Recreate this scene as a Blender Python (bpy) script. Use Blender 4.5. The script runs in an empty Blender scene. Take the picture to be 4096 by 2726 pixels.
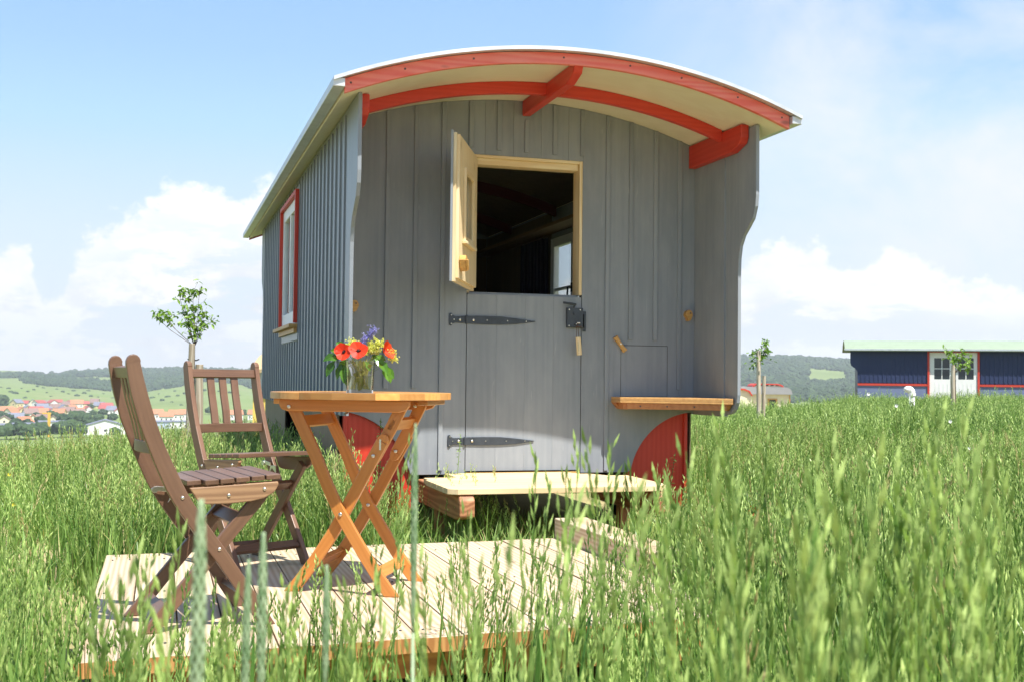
import bpy, bmesh, math, random
import numpy as np
from mathutils import Matrix, Vector, noise
PI = math.pi
rnd = random.Random(7)
scene = bpy.context.scene

# ---------------------------------------------------------------- camera
CAM = (0.0, 0.0, 0.8)
yaw, pit, rol, fpx = 0.292333, 0.0330665, 0.01106, 4647.98
def cam_matrix():
    cy, sy = math.cos(yaw), math.sin(yaw)
    A = Matrix(((cy, -sy, 0), (sy, cy, 0), (0, 0, 1)))
    K = Matrix(((1, 0, 0), (0, 0, -1), (0, 1, 0)))
    cp, sp = math.cos(pit), math.sin(pit)
    P = Matrix(((1, 0, 0), (0, cp, sp), (0, -sp, cp)))
    cr, sr = math.cos(rol), math.sin(rol)
    Q = Matrix(((cr, -sr, 0), (sr, cr, 0), (0, 0, 1)))
    return Q @ P @ K @ A
CM = cam_matrix()
FWD = Vector((math.sin(yaw), math.cos(yaw), 0))
RGT = Vector((math.cos(yaw), -math.sin(yaw), 0))
cam = bpy.data.cameras.new('camera'); camo = bpy.data.objects.new('camera', cam)
scene.collection.objects.link(camo)
cr = [CM[0], -Vector(CM[1]), -Vector(CM[2])]
mw = Matrix(((cr[0][0], cr[1][0], cr[2][0], CAM[0]), (cr[0][1], cr[1][1], cr[2][1], CAM[1]),
             (cr[0][2], cr[1][2], cr[2][2], CAM[2]), (0, 0, 0, 1)))
camo.matrix_world = mw
cam.sensor_width = 36; cam.lens = fpx / 4096 * 36
cam.clip_start = 0.05; cam.clip_end = 20000
cam.dof.use_dof = True; cam.dof.focus_distance = 5.6; cam.dof.aperture_fstop = 10.0
scene.camera = camo

# ---------------------------------------------------------------- light
SUN = Vector((0.40, -1.03, 2.115)).normalized()
sl = bpy.data.lights.new('sun', 'SUN'); so = bpy.data.objects.new('sun', sl)
scene.collection.objects.link(so)
so.rotation_euler = (-SUN).to_track_quat('-Z', 'Y').to_euler()
sl.energy = 5.0; sl.angle = math.radians(0.53); sl.color = (1.0, 0.965, 0.90)
SKY_STR = 0.15
scene.view_settings.view_transform = 'Standard'
scene.view_settings.look = 'None'
scene.view_settings.exposure = 0.9
scene.view_settings.gamma = 1.0

class NT:
    def __init__(s, nt): s.t = nt; s.n = nt.nodes; s.l = nt.links
    def __call__(s, typ, ins=None, **kw):
        nd = s.n.new(typ)
        for k, v in kw.items(): setattr(nd, k, v)
        if ins:
            for k, v in ins.items():
                sock = nd.inputs[k]
                if isinstance(v, bpy.types.NodeSocket): s.l.new(v, sock)
                else: sock.default_value = v
        return nd
    def m(s, op, a, b=0.0, c=0.0, clamp=False):
        nd = s.n.new('ShaderNodeMath'); nd.operation = op; nd.use_clamp = clamp
        for i, v in enumerate((a, b, c)):
            if isinstance(v, bpy.types.NodeSocket): s.l.new(v, nd.inputs[i])
            else: nd.inputs[i].default_value = v
        return nd.outputs[0]
    def mix(s, f, a, b, mode='MIX'):
        nd = s.n.new('ShaderNodeMix'); nd.data_type = 'RGBA'; nd.blend_type = mode
        for i, v in ((0, f), (6, a), (7, b)):
            if isinstance(v, bpy.types.NodeSocket): s.l.new(v, nd.inputs[i])
            else: nd.inputs[i].default_value = v if i == 0 else (tuple(v) + (1,))[:4]
        return nd.outputs[2]
    def ramp(s, f, stops, interp='LINEAR'):
        nd = s.n.new('ShaderNodeValToRGB'); cr = nd.color_ramp; cr.interpolation = interp
        while len(cr.elements) < len(stops): cr.elements.new(0.5)
        for e, (p, c) in zip(cr.elements, stops):
            e.position = p; e.color = (tuple(c) + (1,))[:4] if hasattr(c, '__len__') else (c, c, c, 1)
        s.l.new(f, nd.inputs[0]); return nd.outputs[0]
    def noise(s, vec, scale, detail=4, rough=0.5, dist=0.0):
        nd = s.n.new('ShaderNodeTexNoise'); nd.inputs['Scale'].default_value = scale
        nd.inputs['Detail'].default_value = detail; nd.inputs['Roughness'].default_value = rough
        nd.inputs['Distortion'].default_value = dist
        if vec is not None: s.l.new(vec, nd.inputs['Vector'])
        return nd.outputs[0]

# ---------------------------------------------------------------- sky with clouds, by direction
world = bpy.data.worlds.new('World'); scene.world = world; world.use_nodes = True
w = NT(world.node_tree); w.n.clear()
sky = w('ShaderNodeTexSky', sky_type='NISHITA')
sky.sun_disc = False; sky.sun_elevation = math.asin(SUN.z); sky.sun_rotation = math.atan2(SUN.x, SUN.y)
sky.altitude = 700; sky.air_density = 1.0; sky.dust_density = 0.6; sky.ozone_density = 1.6
tc = w('ShaderNodeTexCoord'); sep = w('ShaderNodeSeparateXYZ', {0: tc.outputs['Generated']})
az = w.m('ARCTAN2', sep.outputs[0], sep.outputs[1])
el = w.m('ARCSINE', sep.outputs[2])
azr = w.m('SUBTRACT', az, yaw)                                  # azimuth from the view axis, radians
cv = w('ShaderNodeCombineXYZ', {0: az, 1: w.m('MULTIPLY', el, 1.25), 2: 0.0}).outputs[0]
cvf = w('ShaderNodeCombineXYZ', {0: az, 1: w.m('MULTIPLY', el, 3.4), 2: 3.0}).outputs[0]
cvw = w('ShaderNodeCombineXYZ', {0: az, 1: w.m('MULTIPLY', el, 1.5), 2: 7.0}).outputs[0]
n1 = w.noise(cv, 15, 9, 0.58, 0.25); n2 = w.noise(cvf, 10, 8, 0.6); n3 = w.noise(cvw, 4.2, 8, 0.6, 0.4)
n4 = w.noise(cv, 52, 7, 0.62)
# height of the cumulus tops against azimuth
fc = w('ShaderNodeFloatCurve'); c = fc.mapping.curves[0]
def azp(x): return (math.atan((x - 1178) / 2673.5) + 0.6) / 1.2
def elp(x, y): return ((862 + 0.0111 * (x - 372)) - y) / 2673.5
tops = [(-300, 650), (-120, 640), (0, 575), (60, 585), (110, 700), (150, 610), (215, 545), (300, 490), (420, 438), (560, 442), (700, 450),
        (850, 560), (1100, 640), (1500, 620), (1700, 580), (1850, 560), (1900, 590), (1960, 640), (2070, 575), (2150, 640), (2280, 690), (2400, 700), (2560, 640)]
pts = c.points
pts[0].location = (0, 0.3); pts[1].location = (1, 0.4)
for x, y in tops:
    pts.new(azp(x), elp(x, y) * 4)
fc.mapping.use_clip = False; fc.mapping.update()
w.l.new(w.m('MULTIPLY_ADD', azr, 1 / 1.2, 0.5, clamp=True), fc.inputs['Value'])
H = w.m('MULTIPLY', fc.outputs[0], 0.25)
nn = w.m('ADD', w.m('MULTIPLY', w.m('SUBTRACT', n1, 0.5), 0.10), w.m('MULTIPLY', w.m('SUBTRACT', n4, 0.5), 0.05))
edge = w.m('ADD', w.m('SUBTRACT', H, el), nn)
cum = w.m('MULTIPLY', edge, 80, clamp=True)
band = w.ramp(n2, [(0.45, 0.0), (0.50, 1.0)])
low = w.ramp(w.m('DIVIDE', el, w.m('ADD', H, 0.001)), [(0.40, 1.0), (0.92, 0.0)])  # lower part: banded
cumb = w.m('MULTIPLY', cum, w.m('SUBTRACT', 1.0, w.m('MULTIPLY', low, w.m('SUBTRACT', 1.0, band))))
# thin high cloud veil to the right
rmask = w.ramp(w.m('MULTIPLY_ADD', azr, 1 / 1.2, 0.5, clamp=True), [(0.56, 0.0), (0.74, 1.0)])
veil = w.m('MULTIPLY', rmask, w.ramp(n3, [(0.36, 0.0), (0.62, 0.95)]), clamp=True)
hazeh = w.ramp(el, [(0.0, 0.7), (0.10, 0.30), (0.2, 0.0)])
nish = w.mix(1.0, sky.outputs[0], (SKY_STR,) * 3, 'MULTIPLY')
tint = w.mix(1.0, nish, (1.05, 1.22, 1.42), 'MULTIPLY')
lift = w.ramp(el, [(0.03, (0.42, 0.475, 0.53)), (0.12, (0.36, 0.445, 0.53)), (0.21, (0.27, 0.415, 0.53)), (0.27, (0.218, 0.355, 0.535)), (0.36, (0.175, 0.305, 0.52)), (0.8, (0.10, 0.19, 0.38))])
base = w.mix(0.93, tint, lift)
base = w.mix(hazeh, base, (0.50, 0.53, 0.565))
shade = w.ramp(w.m('ADD', w.m('MULTIPLY', n1, 0.45), w.m('ADD', w.m('MULTIPLY', n2, 0.30), w.m('MULTIPLY', n4, 0.25))), [(0.43, (0.44, 0.465, 0.50)), (0.49, (0.53, 0.54, 0.55)), (0.53, (0.66, 0.66, 0.66))])
topw = w.ramp(w.m('DIVIDE', el, w.m('ADD', H, 0.001)), [(0.35, 0.0), (0.75, 1.0)])
ccol = w.mix(topw, shade, w.mix(0.25, (0.64, 0.64, 0.64), shade))
col = w.mix(w.m('MULTIPLY', veil, 0.9), base, (0.53, 0.535, 0.56))
col = w.mix(w.m('MULTIPLY', cumb, 0.94), col, ccol)
col = w.mix(w.ramp(el, [(0.0, 0.7), (0.06, 0.0)]), col, (0.60, 0.615, 0.64))
bg = w('ShaderNodeBackground', {0: col, 1: 1.0})
wo = w('ShaderNodeOutputWorld', {0: bg.outputs[0]})

# ---------------------------------------------------------------- helpers
def at(x, y, X=None, Y=None, Z=None, D=None):
    """world point seen at photo position (x,y of 2356 wide), on a world plane or at a forward distance"""
    c = Vector(((x * 1.7385 - 2048) / fpx, (y * 1.7385 - 1363) / fpx, 1))
    r = CM.transposed() @ c; C = Vector(CAM)
    if X is not None: t = X / r.x
    elif Y is not None: t = Y / r.y
    elif Z is not None: t = (Z - C.z) / r.z
    else: t = D / (r.x * FWD.x + r.y * FWD.y)
    return C + r * t
def proj(p):
    q = CM @ (Vector(p) - Vector(CAM))
    return (2048 + fpx * q.x / q.z) / 1.7385, (1363 + fpx * q.y / q.z) / 1.7385
class MB:
    def __init__(s): s.v = []; s.f = []; s.g = []; s.t = []; s.m = []; s.mi = 0
    def raw(s, vs, fs, g=None, tint=None, M=None):
        b = len(s.v); tint = rnd.random() if tint is None else tint
        off = Vector((rnd.random() * 9, rnd.random() * 9, rnd.random() * 9))
        for i, p in enumerate(vs):
            p = Vector(p); s.g.append(tuple((Vector(g[i]) if g else p) + off))
            s.v.append(tuple(M @ p) if M else tuple(p))
        for f in fs:
            s.f.append(tuple(b + i for i in f)); s.t.append(tint); s.m.append(s.mi)
        return s
    def box(s, x0, x1, y0, y1, z0, z1, M=None, tint=None, long=None):
        vs = [(x, y, z) for x in (x0, x1) for y in (y0, y1) for z in (z0, z1)]
        fs = [(0, 1, 3, 2), (4, 6, 7, 5), (0, 4, 5, 1), (2, 3, 7, 6), (0, 2, 6, 4), (1, 5, 7, 3)]
        d = (abs(x1 - x0), abs(y1 - y0), abs(z1 - z0)); k = long if long is not None else d.index(max(d))
        g = [(p[k], p[(k + 1) % 3], p[(k + 2) % 3]) for p in vs]
        return s.raw(vs, fs, g, tint, M)
    def prism(s, poly, a, b, axis=1, M=None, tint=None, long=0):
        """poly in the two other axes (in order), extruded along axis from a to b. long: grain along poly coord 0/1 or 2=axis"""
        n = len(poly); vs = []; g = []
        for h in (a, b):
            for (p, q) in poly:
                if axis == 0: vs.append((h, p, q))
                elif axis == 1: vs.append((p, h, q))
                else: vs.append((p, q, h))
                g.append(((p, q, h), (q, p, h), (h, p, q))[long])
        fs = [tuple(range(n)), tuple(range(2 * n - 1, n - 1, -1))] + [(i, i + n, (i + 1) % n + n, (i + 1) % n) for i in range(n)]
        return s.raw(vs, fs, g, tint, M)
    def tube(s, pts, r, n=8, tint=None, cap=True, M=None):
        pts = [Vector(p) for p in pts]; k = len(pts); rs = r if hasattr(r, '__len__') else [r] * k
        vs = []; g = []; L = 0
        for i, p in enumerate(pts):
            d = (pts[min(i + 1, k - 1)] - pts[max(i - 1, 0)]).normalized()
            u = d.orthogonal().normalized() if i == 0 else (u0 - d * u0.dot(d)).normalized()
            u0 = u; w_ = d.cross(u)
            if i: L += (p - pts[i - 1]).length
            for j in range(n):
                a = 2 * PI * j / n; o = (u * math.cos(a) + w_ * math.sin(a)) * rs[i]
                vs.append(p + o); g.append((L, rs[i] * math.cos(a), rs[i] * math.sin(a)))
        fs = [(i * n + j, i * n + (j + 1) % n, (i + 1) * n + (j + 1) % n, (i + 1) * n + j) for i in range(k - 1) for j in range(n)]
        if cap: fs += [tuple(range(n - 1, -1, -1)), tuple((k - 1) * n + j for j in range(n))]
        return s.raw(vs, fs, g, tint, M)
    def strip(s, pts, width, y0, y1, M=None, tint=None, endcut=None):
        """board following a polyline in the x-z plane, thickness from y0 to y1"""
        n = len(pts); L = []; R = []; ln = [0]
        for i in range(n):
            a = Vector(pts[max(i - 1, 0)]); b = Vector(pts[min(i + 1, n - 1)]); d = (b - a).normalized(); nn_ = Vector((-d.y, d.x))
            wd = width[i] if hasattr(width, '__len__') else width
            L.append(Vector(pts[i]) + nn_ * wd / 2); R.append(Vector(pts[i]) - nn_ * wd / 2)
            if i: ln.append(ln[-1] + (Vector(pts[i]) - Vector(pts[i - 1])).length)
        if endcut is not None:
            for q in (L, R):
                d = q[-1] - q[-2]; q[-1] = q[-2] + d * ((endcut - q[-2].y) / d.y)
        vs = []; g = []
        for i in range(n):
            for q, sgn in ((L[i], 1), (R[i], -1)):
                for y in (y0, y1):
                    vs.append((q.x, y, q.y)); g.append((ln[i], sgn * .02, y))
        fs = []
        for i in range(n - 1):
            b = i * 4
            fs += [(b, b + 4, b + 5, b + 1), (b + 2, b + 3, b + 7, b + 6), (b, b + 2, b + 6, b + 4), (b + 1, b + 5, b + 7, b + 3)]
        b = (n - 1) * 4; fs += [(0, 1, 3, 2), (b, b + 2, b + 3, b + 1)]
        return s.raw(vs, fs, g, tint, M)
    def build(s, name, mat, parent=None, bevel=0, smooth=False, M=None, seg=2):
        me = bpy.data.meshes.new(name)
        me.from_pydata(s.v, [], s.f)
        a = me.attributes.new('g', 'FLOAT_VECTOR', 'POINT'); a.data.foreach_set('vector', [c for p in s.g for c in p])
        a = me.attributes.new('tint', 'FLOAT', 'FACE'); a.data.foreach_set('value', s.t)
        mats = mat if isinstance(mat, (list, tuple)) else [mat]
        for q in mats: me.materials.append(q)
        if len(mats) > 1: me.polygons.foreach_set('material_index', s.m)
        bm = bmesh.new(); bm.from_mesh(me); bmesh.ops.recalc_face_normals(bm, faces=bm.faces); bm.to_mesh(me); bm.free()
        if smooth: me.polygons.foreach_set('use_smooth', [True] * len(me.polygons))
        o = bpy.data.objects.new(name, me); scene.collection.objects.link(o)
        if M is not None: o.matrix_world = M
        if parent: o.parent = parent
        if bevel:
            md = o.modifiers.new('bevel', 'BEVEL'); md.width = bevel; md.segments = seg; md.limit_method = 'ANGLE'; md.angle_limit = math.radians(40)
        return o
def tag(o, label=None, cat=None, group=None, kind=None):
    for k, v in (('label', label), ('category', cat), ('group', group), ('kind', kind)):
        if v: o[k] = v
    return o
def thing(name, label, cat, loc=(0, 0, 0), rz=0, group=None):
    o = bpy.data.objects.new(name, None); scene.collection.objects.link(o); o.empty_display_size = .1
    o.location = loc; o.rotation_euler = (0, 0, rz); return tag(o, label, cat, group)
def dup(root, loc=None, rz=None, label=None):
    r = root.copy(); scene.collection.objects.link(r)
    if loc is not None: r.location = loc
    if rz is not None: r.rotation_euler = (0, 0, rz)
    if label: r['label'] = label
    for ch in root.children:
        c_ = ch.copy(); scene.collection.objects.link(c_); c_.parent = r
        for g in ch.children:
            d = g.copy(); scene.collection.objects.link(d); d.parent = c_
    return r

# ---------------------------------------------------------------- materials
def pbr(name, base, rough=0.6, metal=0.0, **kw):
    m = bpy.data.materials.new(name); m.use_nodes = True; t = NT(m.node_tree)
    b = t.n['Principled BSDF']; b.inputs['Base Color'].default_value = tuple(base) + (1,)
    b.inputs['Roughness'].default_value = rough; b.inputs['Metallic'].default_value = metal
    for k, v in kw.items(): b.inputs[k.replace('_', ' ')].default_value = v
    return m, t, b
def wood(name, c1, c2, rough=0.6, tintv=0.25, grain=(3, 60, 60), ring=0.5, bump=0.15, coat=0.0, blotch=0.0, blotchcol=(1, 1, 1), knots=False, wdist=9.0):
    m, t, b = pbr(name, c1, rough)
    g = t('ShaderNodeAttribute', attribute_name='g'); ti = t('ShaderNodeAttribute', attribute_name='tint')
    mp = t('ShaderNodeMapping', {0: g.outputs['Vector'], 'Scale': grain})
    n = t.noise(mp.outputs[0], 1.0, 6, 0.6, 0.3)
    mp2 = t('ShaderNodeMapping', {0: g.outputs['Vector'], 'Scale': (grain[0] * .30, grain[1] * .17, grain[2] * .17)})
    wv = t('ShaderNodeTexWave', {0: mp2.outputs[0], 'Scale': 1.3, 'Distortion': wdist, 'Detail': 1.5, 'Detail Scale': 1.2}, wave_type='BANDS', bands_direction='Y')
    f = t.m('ADD', t.m('MULTIPLY', n, 1 - ring), t.m('MULTIPLY', wv.outputs['Fac'], ring))
    col = t.mix(t.ramp(f, [(0.25, 0.0), (0.75, 1.0)]), c1, c2)
    tv = t.m('MULTIPLY_ADD', t.m('SUBTRACT', ti.outputs['Fac'], 0.5), tintv * 2, 1.0)
    col = t.mix(1.0, col, t('ShaderNodeCombineXYZ', {0: tv, 1: tv, 2: tv}).outputs[0], 'MULTIPLY')
    if blotch:
        mp3 = t('ShaderNodeMapping', {0: g.outputs['Vector'], 'Scale': (2.2, 6, 6)})
        nb = t.noise(mp3.outputs[0], 1.0, 5, 0.62)
        col = t.mix(t.m('MULTIPLY', t.ramp(nb, [(0.42, 0.0), (0.72, 1.0)]), blotch), col, blotchcol)
    if knots == 'soft':
        m4 = t('ShaderNodeMapping', {0: g.outputs['Vector'], 'Scale': (3.5, 38, 38)}); n4_ = t.noise(m4.outputs[0], 1.0, 6, 0.7, 0.6); m5 = t('ShaderNodeMapping', {0: g.outputs['Vector'], 'Scale': (1.6, 3, 3)})
        st = t.m('MULTIPLY', t.ramp(n4_, [(0.60, 0.0), (0.72, 0.6)]), t.ramp(t.noise(m5.outputs[0], 1.0, 3, 0.5), [(0.5, 0.0), (0.62, 1.0)]))
        col = t.mix(st, col, (0.48, 0.49, 0.51))
    if knots:
        mk = t('ShaderNodeMapping', {0: g.outputs['Vector'], 'Scale': (2.6, 7, 7)})
        vo = t('ShaderNodeTexVoronoi', {0: mk.outputs[0], 'Scale': 1.0})
        col = t.mix(t.ramp(vo.outputs['Distance'], [(0.05, 0.25 if knots == 'soft' else 0.7), (0.11, 0.0)]), col, tuple((0.8 if knots == 'soft' else 0.35) * q for q in c2))
    t.l.new(col, b.inputs['Base Color'])
    bp = t('ShaderNodeBump', {'Height': f, 'Strength': bump, 'Distance': 0.002}); t.l.new(bp.outputs[0], b.inputs['Normal'])
    if coat: b.inputs['Coat Weight'].default_value = coat; b.inputs['Coat Roughness'].default_value = 0.25
    return m
M = {}
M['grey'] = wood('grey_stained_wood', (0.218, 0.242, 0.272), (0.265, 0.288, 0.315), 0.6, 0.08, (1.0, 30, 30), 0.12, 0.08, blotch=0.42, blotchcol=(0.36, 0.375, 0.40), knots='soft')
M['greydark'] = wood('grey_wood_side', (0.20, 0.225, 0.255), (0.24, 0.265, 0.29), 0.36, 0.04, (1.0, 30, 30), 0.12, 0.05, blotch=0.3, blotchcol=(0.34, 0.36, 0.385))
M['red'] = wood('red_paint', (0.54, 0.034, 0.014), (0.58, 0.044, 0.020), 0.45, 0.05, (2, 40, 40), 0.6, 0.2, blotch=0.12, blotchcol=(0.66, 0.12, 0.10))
M['redlitfade'] = wood('weathered_sunlit_red', (0.76, 0.12, 0.085), (0.80, 0.19, 0.14), 0.5, 0.03, (2, 40, 40), 0.6, 0.2, blotch=0.35, blotchcol=(0.80, 0.34, 0.30), knots=True)  # whitish weathering, plus the fascia's sunlit brightness put into a lighter red
M['cream'] = wood('cream_boards', (0.76, 0.69, 0.53), (0.79, 0.73, 0.57), 0.6, 0.03, (2, 30, 30), 0.4, 0.05)
M['pine'] = wood('fresh_pine', (0.80, 0.66, 0.42), (0.72, 0.53, 0.28), 0.55, 0.06, (3, 45, 45), 0.5, 0.1, knots=True)
M['larch'] = wood('larch_deck', (0.60, 0.485, 0.345), (0.46, 0.33, 0.205), 0.6, 0.11, (1.6, 60, 60), 0.55, 0.15, knots=True, wdist=4.0, blotch=0.25, blotchcol=(0.52, 0.43, 0.33))
M['larchend'] = wood('larch_cut', (0.50, 0.26, 0.09), (0.34, 0.15, 0.045), 0.6, 0.1, (14, 60, 60), 0.7, 0.15)
M['step'] = wood('step_larch', (0.76, 0.60, 0.36), (0.66, 0.47, 0.25), 0.6, 0.06, (2.4, 40, 40), 0.5, 0.1)
M['beam'] = wood('red_larch_beam', (0.44, 0.20, 0.09), (0.30, 0.12, 0.05), 0.6, 0.06, (3, 50, 50), 0.7, 0.15)
M['chair'] = wood('brown_hardwood', (0.180, 0.094, 0.053), (0.112, 0.056, 0.033), 0.42, 0.16, (5, 80, 80), 0.12, 0.08, coat=0.15, blotch=0.35, blotchcol=(0.25, 0.145, 0.092))
M['chairpale'] = wood('pale_seat_rail', (0.34, 0.20, 0.105), (0.22, 0.12, 0.062), 0.45, 0.05, (5, 80, 80), 0.4, 0.1)
M['table'] = wood('orange_eucalyptus', (0.61, 0.25, 0.058), (0.51, 0.185, 0.038), 0.38, 0.10, (5, 70, 70), 0.2, 0.08, coat=0.25)
M['tabletop'] = wood('table_slats', (0.62, 0.31, 0.085), (0.53, 0.22, 0.05), 0.35, 0.42, (5, 70, 70), 0.2, 0.08, coat=0.3)
M['bench'] = wood('laminated_oak', (0.62, 0.36, 0.13), (0.42, 0.21, 0.075), 0.35, 0.25, (4, 60, 60), 0.08, 0.08, coat=0.25)
M['hard'] = wood('oak_hardware', (0.58, 0.33, 0.10), (0.48, 0.25, 0.07), 0.45, 0.1, (8, 60, 60), 0.3, 0.1)
M['bracket'] = wood('bench_bracket', (0.46, 0.19, 0.06), (0.38, 0.14, 0.045), 0.45, 0.1, (4, 60, 60), 0.3, 0.1)
M['stake'] = wood('stripped_stake', (0.50, 0.44, 0.34), (0.36, 0.29, 0.20), 0.7, 0.2, (6, 60, 60), 0.5, 0.3)
M['wallin'] = wood('dimmed_interior_boards', (0.16, 0.12, 0.07), (0.13, 0.095, 0.055), 0.6, 0.03, (2, 30, 30), 0.4, 0.05)  # board colour darkened to carry the dim light inside the wagon
M['skirt'] = wood('brown_skirt', (0.30, 0.20, 0.11), (0.25, 0.16, 0.085), 0.6, 0.03, (2, 40, 40), 0.4, 0.1)
M['bark'] = wood('bark', (0.16, 0.12, 0.085), (0.09, 0.065, 0.045), 0.85, 0.2, (8, 60, 60), 0.3, 0.5)
def metal(name, col, rough, mt=1.0, var=0.1, sc=12):
    m, t, b = pbr(name, col, rough, mt)
    tcn = t('ShaderNodeTexCoord'); n = t.noise(tcn.outputs['Object'], sc, 5, 0.6)
    c = t.mix(t.ramp(n, [(0.3, 0.0), (0.7, 1.0)]), tuple(q * (1 - var) for q in col), tuple(min(1, q * (1 + var)) for q in col)); t.l.new(c, b.inputs['Base Color'])
    t.l.new(t.m('MULTIPLY_ADD', n, 0.2, rough - 0.1, clamp=True), b.inputs['Roughness']); return m
M['galv'] = metal('galvanised_sheet', (0.62, 0.65, 0.68), 0.48, 0.55, 0.12, 6)
M['steel'] = metal('zinc_bolt', (0.72, 0.70, 0.64), 0.28, 1.0)
M['darkglass'] = pbr('dark_pane', (0.02, 0.03, 0.035), 0.06)[0]
M['iron'] = metal('dark_iron', (0.055, 0.065, 0.08), 0.45, 0.4, 0.2, 20)
M['rubber'] = pbr('rubber', (0.02, 0.02, 0.02), 0.8)[0]
M['white'] = metal('white_paint', (0.80, 0.80, 0.80), 0.4, 0.0, 0.04)
M['screw'] = pbr('screw_hole', (0.10, 0.05, 0.04), 0.5)[0]
M['black'] = pbr('seam_dark', (0.02, 0.02, 0.022), 0.8)[0]
M['string'] = pbr('leather_string', (0.09, 0.035, 0.02), 0.7)[0]
M['ink'] = pbr('ink', (0.03, 0.02, 0.015), 0.6)[0]
m, t, b = pbr('window_glass', (0.9, 0.95, 0.97), 0.02); b.inputs['Transmission Weight'].default_value = 0.0
t.n.remove(b); gl = t('ShaderNodeBsdfGlossy', {'Roughness': 0.02, 'Color': (1, 1, 1, 1)}); tr = t('ShaderNodeBsdfTransparent', {'Color': (0.9, 0.93, 0.93, 1)})
fr = t('ShaderNodeFresnel', {'IOR': 1.5}); ms = t('ShaderNodeMixShader', {0: t.m('MULTIPLY_ADD', fr.outputs[0], 0.45, 0.03, clamp=True), 1: tr.outputs[0], 2: gl.outputs[0]})
t.l.new(ms.outputs[0], t.n['Material Output'].inputs[0]); M['pane'] = m
m, t, b = pbr('vase_glass', (1, 1, 1), 0.0); b.inputs['Transmission Weight'].default_value = 1.0; b.inputs['IOR'].default_value = 1.48; M['glass'] = m
m, t, b = pbr('vase_water', (0.80, 0.82, 0.62), 0.0); b.inputs['Transmission Weight'].default_value = 1.0; b.inputs['IOR'].default_value = 1.33; M['water'] = m
def foliage(name, c1, c2, trans=0.35, rough=0.55, sc=3.0, hue=True):
    m, t, b = pbr(name, c1, rough)
    oi = t('ShaderNodeObjectInfo'); ge = t('ShaderNodeNewGeometry'); ti = t('ShaderNodeAttribute', attribute_name='tint')
    n = t.noise(ge.outputs['Position'], sc, 3, 0.5)
    f = t.m('ADD', t.m('MULTIPLY', n, 0.45), t.m('ADD', t.m('MULTIPLY', oi.outputs['Random'], 0.25), t.m('MULTIPLY', ti.outputs['Fac'], 0.35)))
    col = t.mix(t.ramp(f, [(0.30, 0.0), (0.74, 1.0)]), c1, c2); t.l.new(col, b.inputs['Base Color'])
    b.inputs['Specular IOR Level'].default_value = 0.35
    tl = t('ShaderNodeBsdfTranslucent'); t.l.new(t.mix(1.0, col, (1.05, 1.2, 0.7), 'MULTIPLY'), tl.inputs[0])
    mx = t('ShaderNodeMixShader', {0: trans, 1: b.outputs[0], 2: tl.outputs[0]}); t.l.new(mx.outputs[0], t.n['Material Output'].inputs[0])
    return m
M['blade'] = foliage('grass_blade', (0.062, 0.152, 0.028), (0.34, 0.50, 0.135), 0.36, 0.38)
M['head'] = foliage('grass_head', (0.125, 0.238, 0.036), (0.62, 0.73, 0.27), 0.36, 0.42)
M['drygrass'] = foliage('dry_grass', (0.42, 0.36, 0.14), (0.60, 0.52, 0.26), 0.3, 0.6)
M['rye'] = foliage('rye_ear', (0.13, 0.23, 0.10), (0.36, 0.46, 0.28), 0.25, 0.5, 60)
M['leaf'] = foliage('sapling_leaf', (0.10, 0.20, 0.025), (0.26, 0.40, 0.06), 0.35, 0.4, 12)
M['weed'] = foliage('dark_weed', (0.03, 0.065, 0.012), (0.08, 0.13, 0.03), 0.25, 0.5, 12)
M['ivy'] = foliage('ivy_leaf', (0.045, 0.12, 0.015), (0.13, 0.28, 0.03), 0.25, 0.22, 40)
M['forest'] = foliage('forest_crown', (0.014, 0.036, 0.016), (0.050, 0.090, 0.026), 0.1, 0.8, 0.02)
M['shrub'] = foliage('far_shrub', (0.022, 0.048, 0.014), (0.05, 0.09, 0.025), 0.1, 0.8, 0.02)
M['poppy'] = foliage('poppy_petal', (0.75, 0.035, 0.008), (0.85, 0.07, 0.015), 0.35, 0.5, 60)
M['poppyc'] = pbr('poppy_centre', (0.012, 0.006, 0.008), 0.6)[0]
M['blue'] = foliage('blue_petal', (0.16, 0.14, 0.48), (0.42, 0.40, 0.78), 0.3, 0.6, 80)
M['yflower'] = foliage('lime_floret', (0.70, 0.68, 0.08), (0.86, 0.84, 0.34), 0.3, 0.6, 80)
M['stem'] = foliage('flower_stem', (0.10, 0.18, 0.03), (0.22, 0.28, 0.06), 0.2, 0.5, 40)
M['vstem'] = foliage('vase_stem', (0.26, 0.27, 0.05), (0.50, 0.45, 0.12), 0.4, 0.5, 60)
M['wflower'] = foliage('white_petal', (0.75, 0.75, 0.75), (0.85, 0.85, 0.85), 0.2, 0.6, 40)
M['yellowpetal'] = foliage('yellow_petal', (0.75, 0.60, 0.03), (0.8, 0.68, 0.08), 0.2, 0.6, 40)
def flatc(n, c): return pbr(n, c, .7)[0]
# ---------------------------------------------------------------- terrain: near meadow, valley, hills
def horizon(x): return 862.0 + 0.0111 * (x - 372)
def px2az(x): return math.atan((x - 1178) / 2673.5)
def zof(x, y, r): return 0.8 - (y - horizon(x)) * r * math.cos(px2az(x)) / 2673.5
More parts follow.
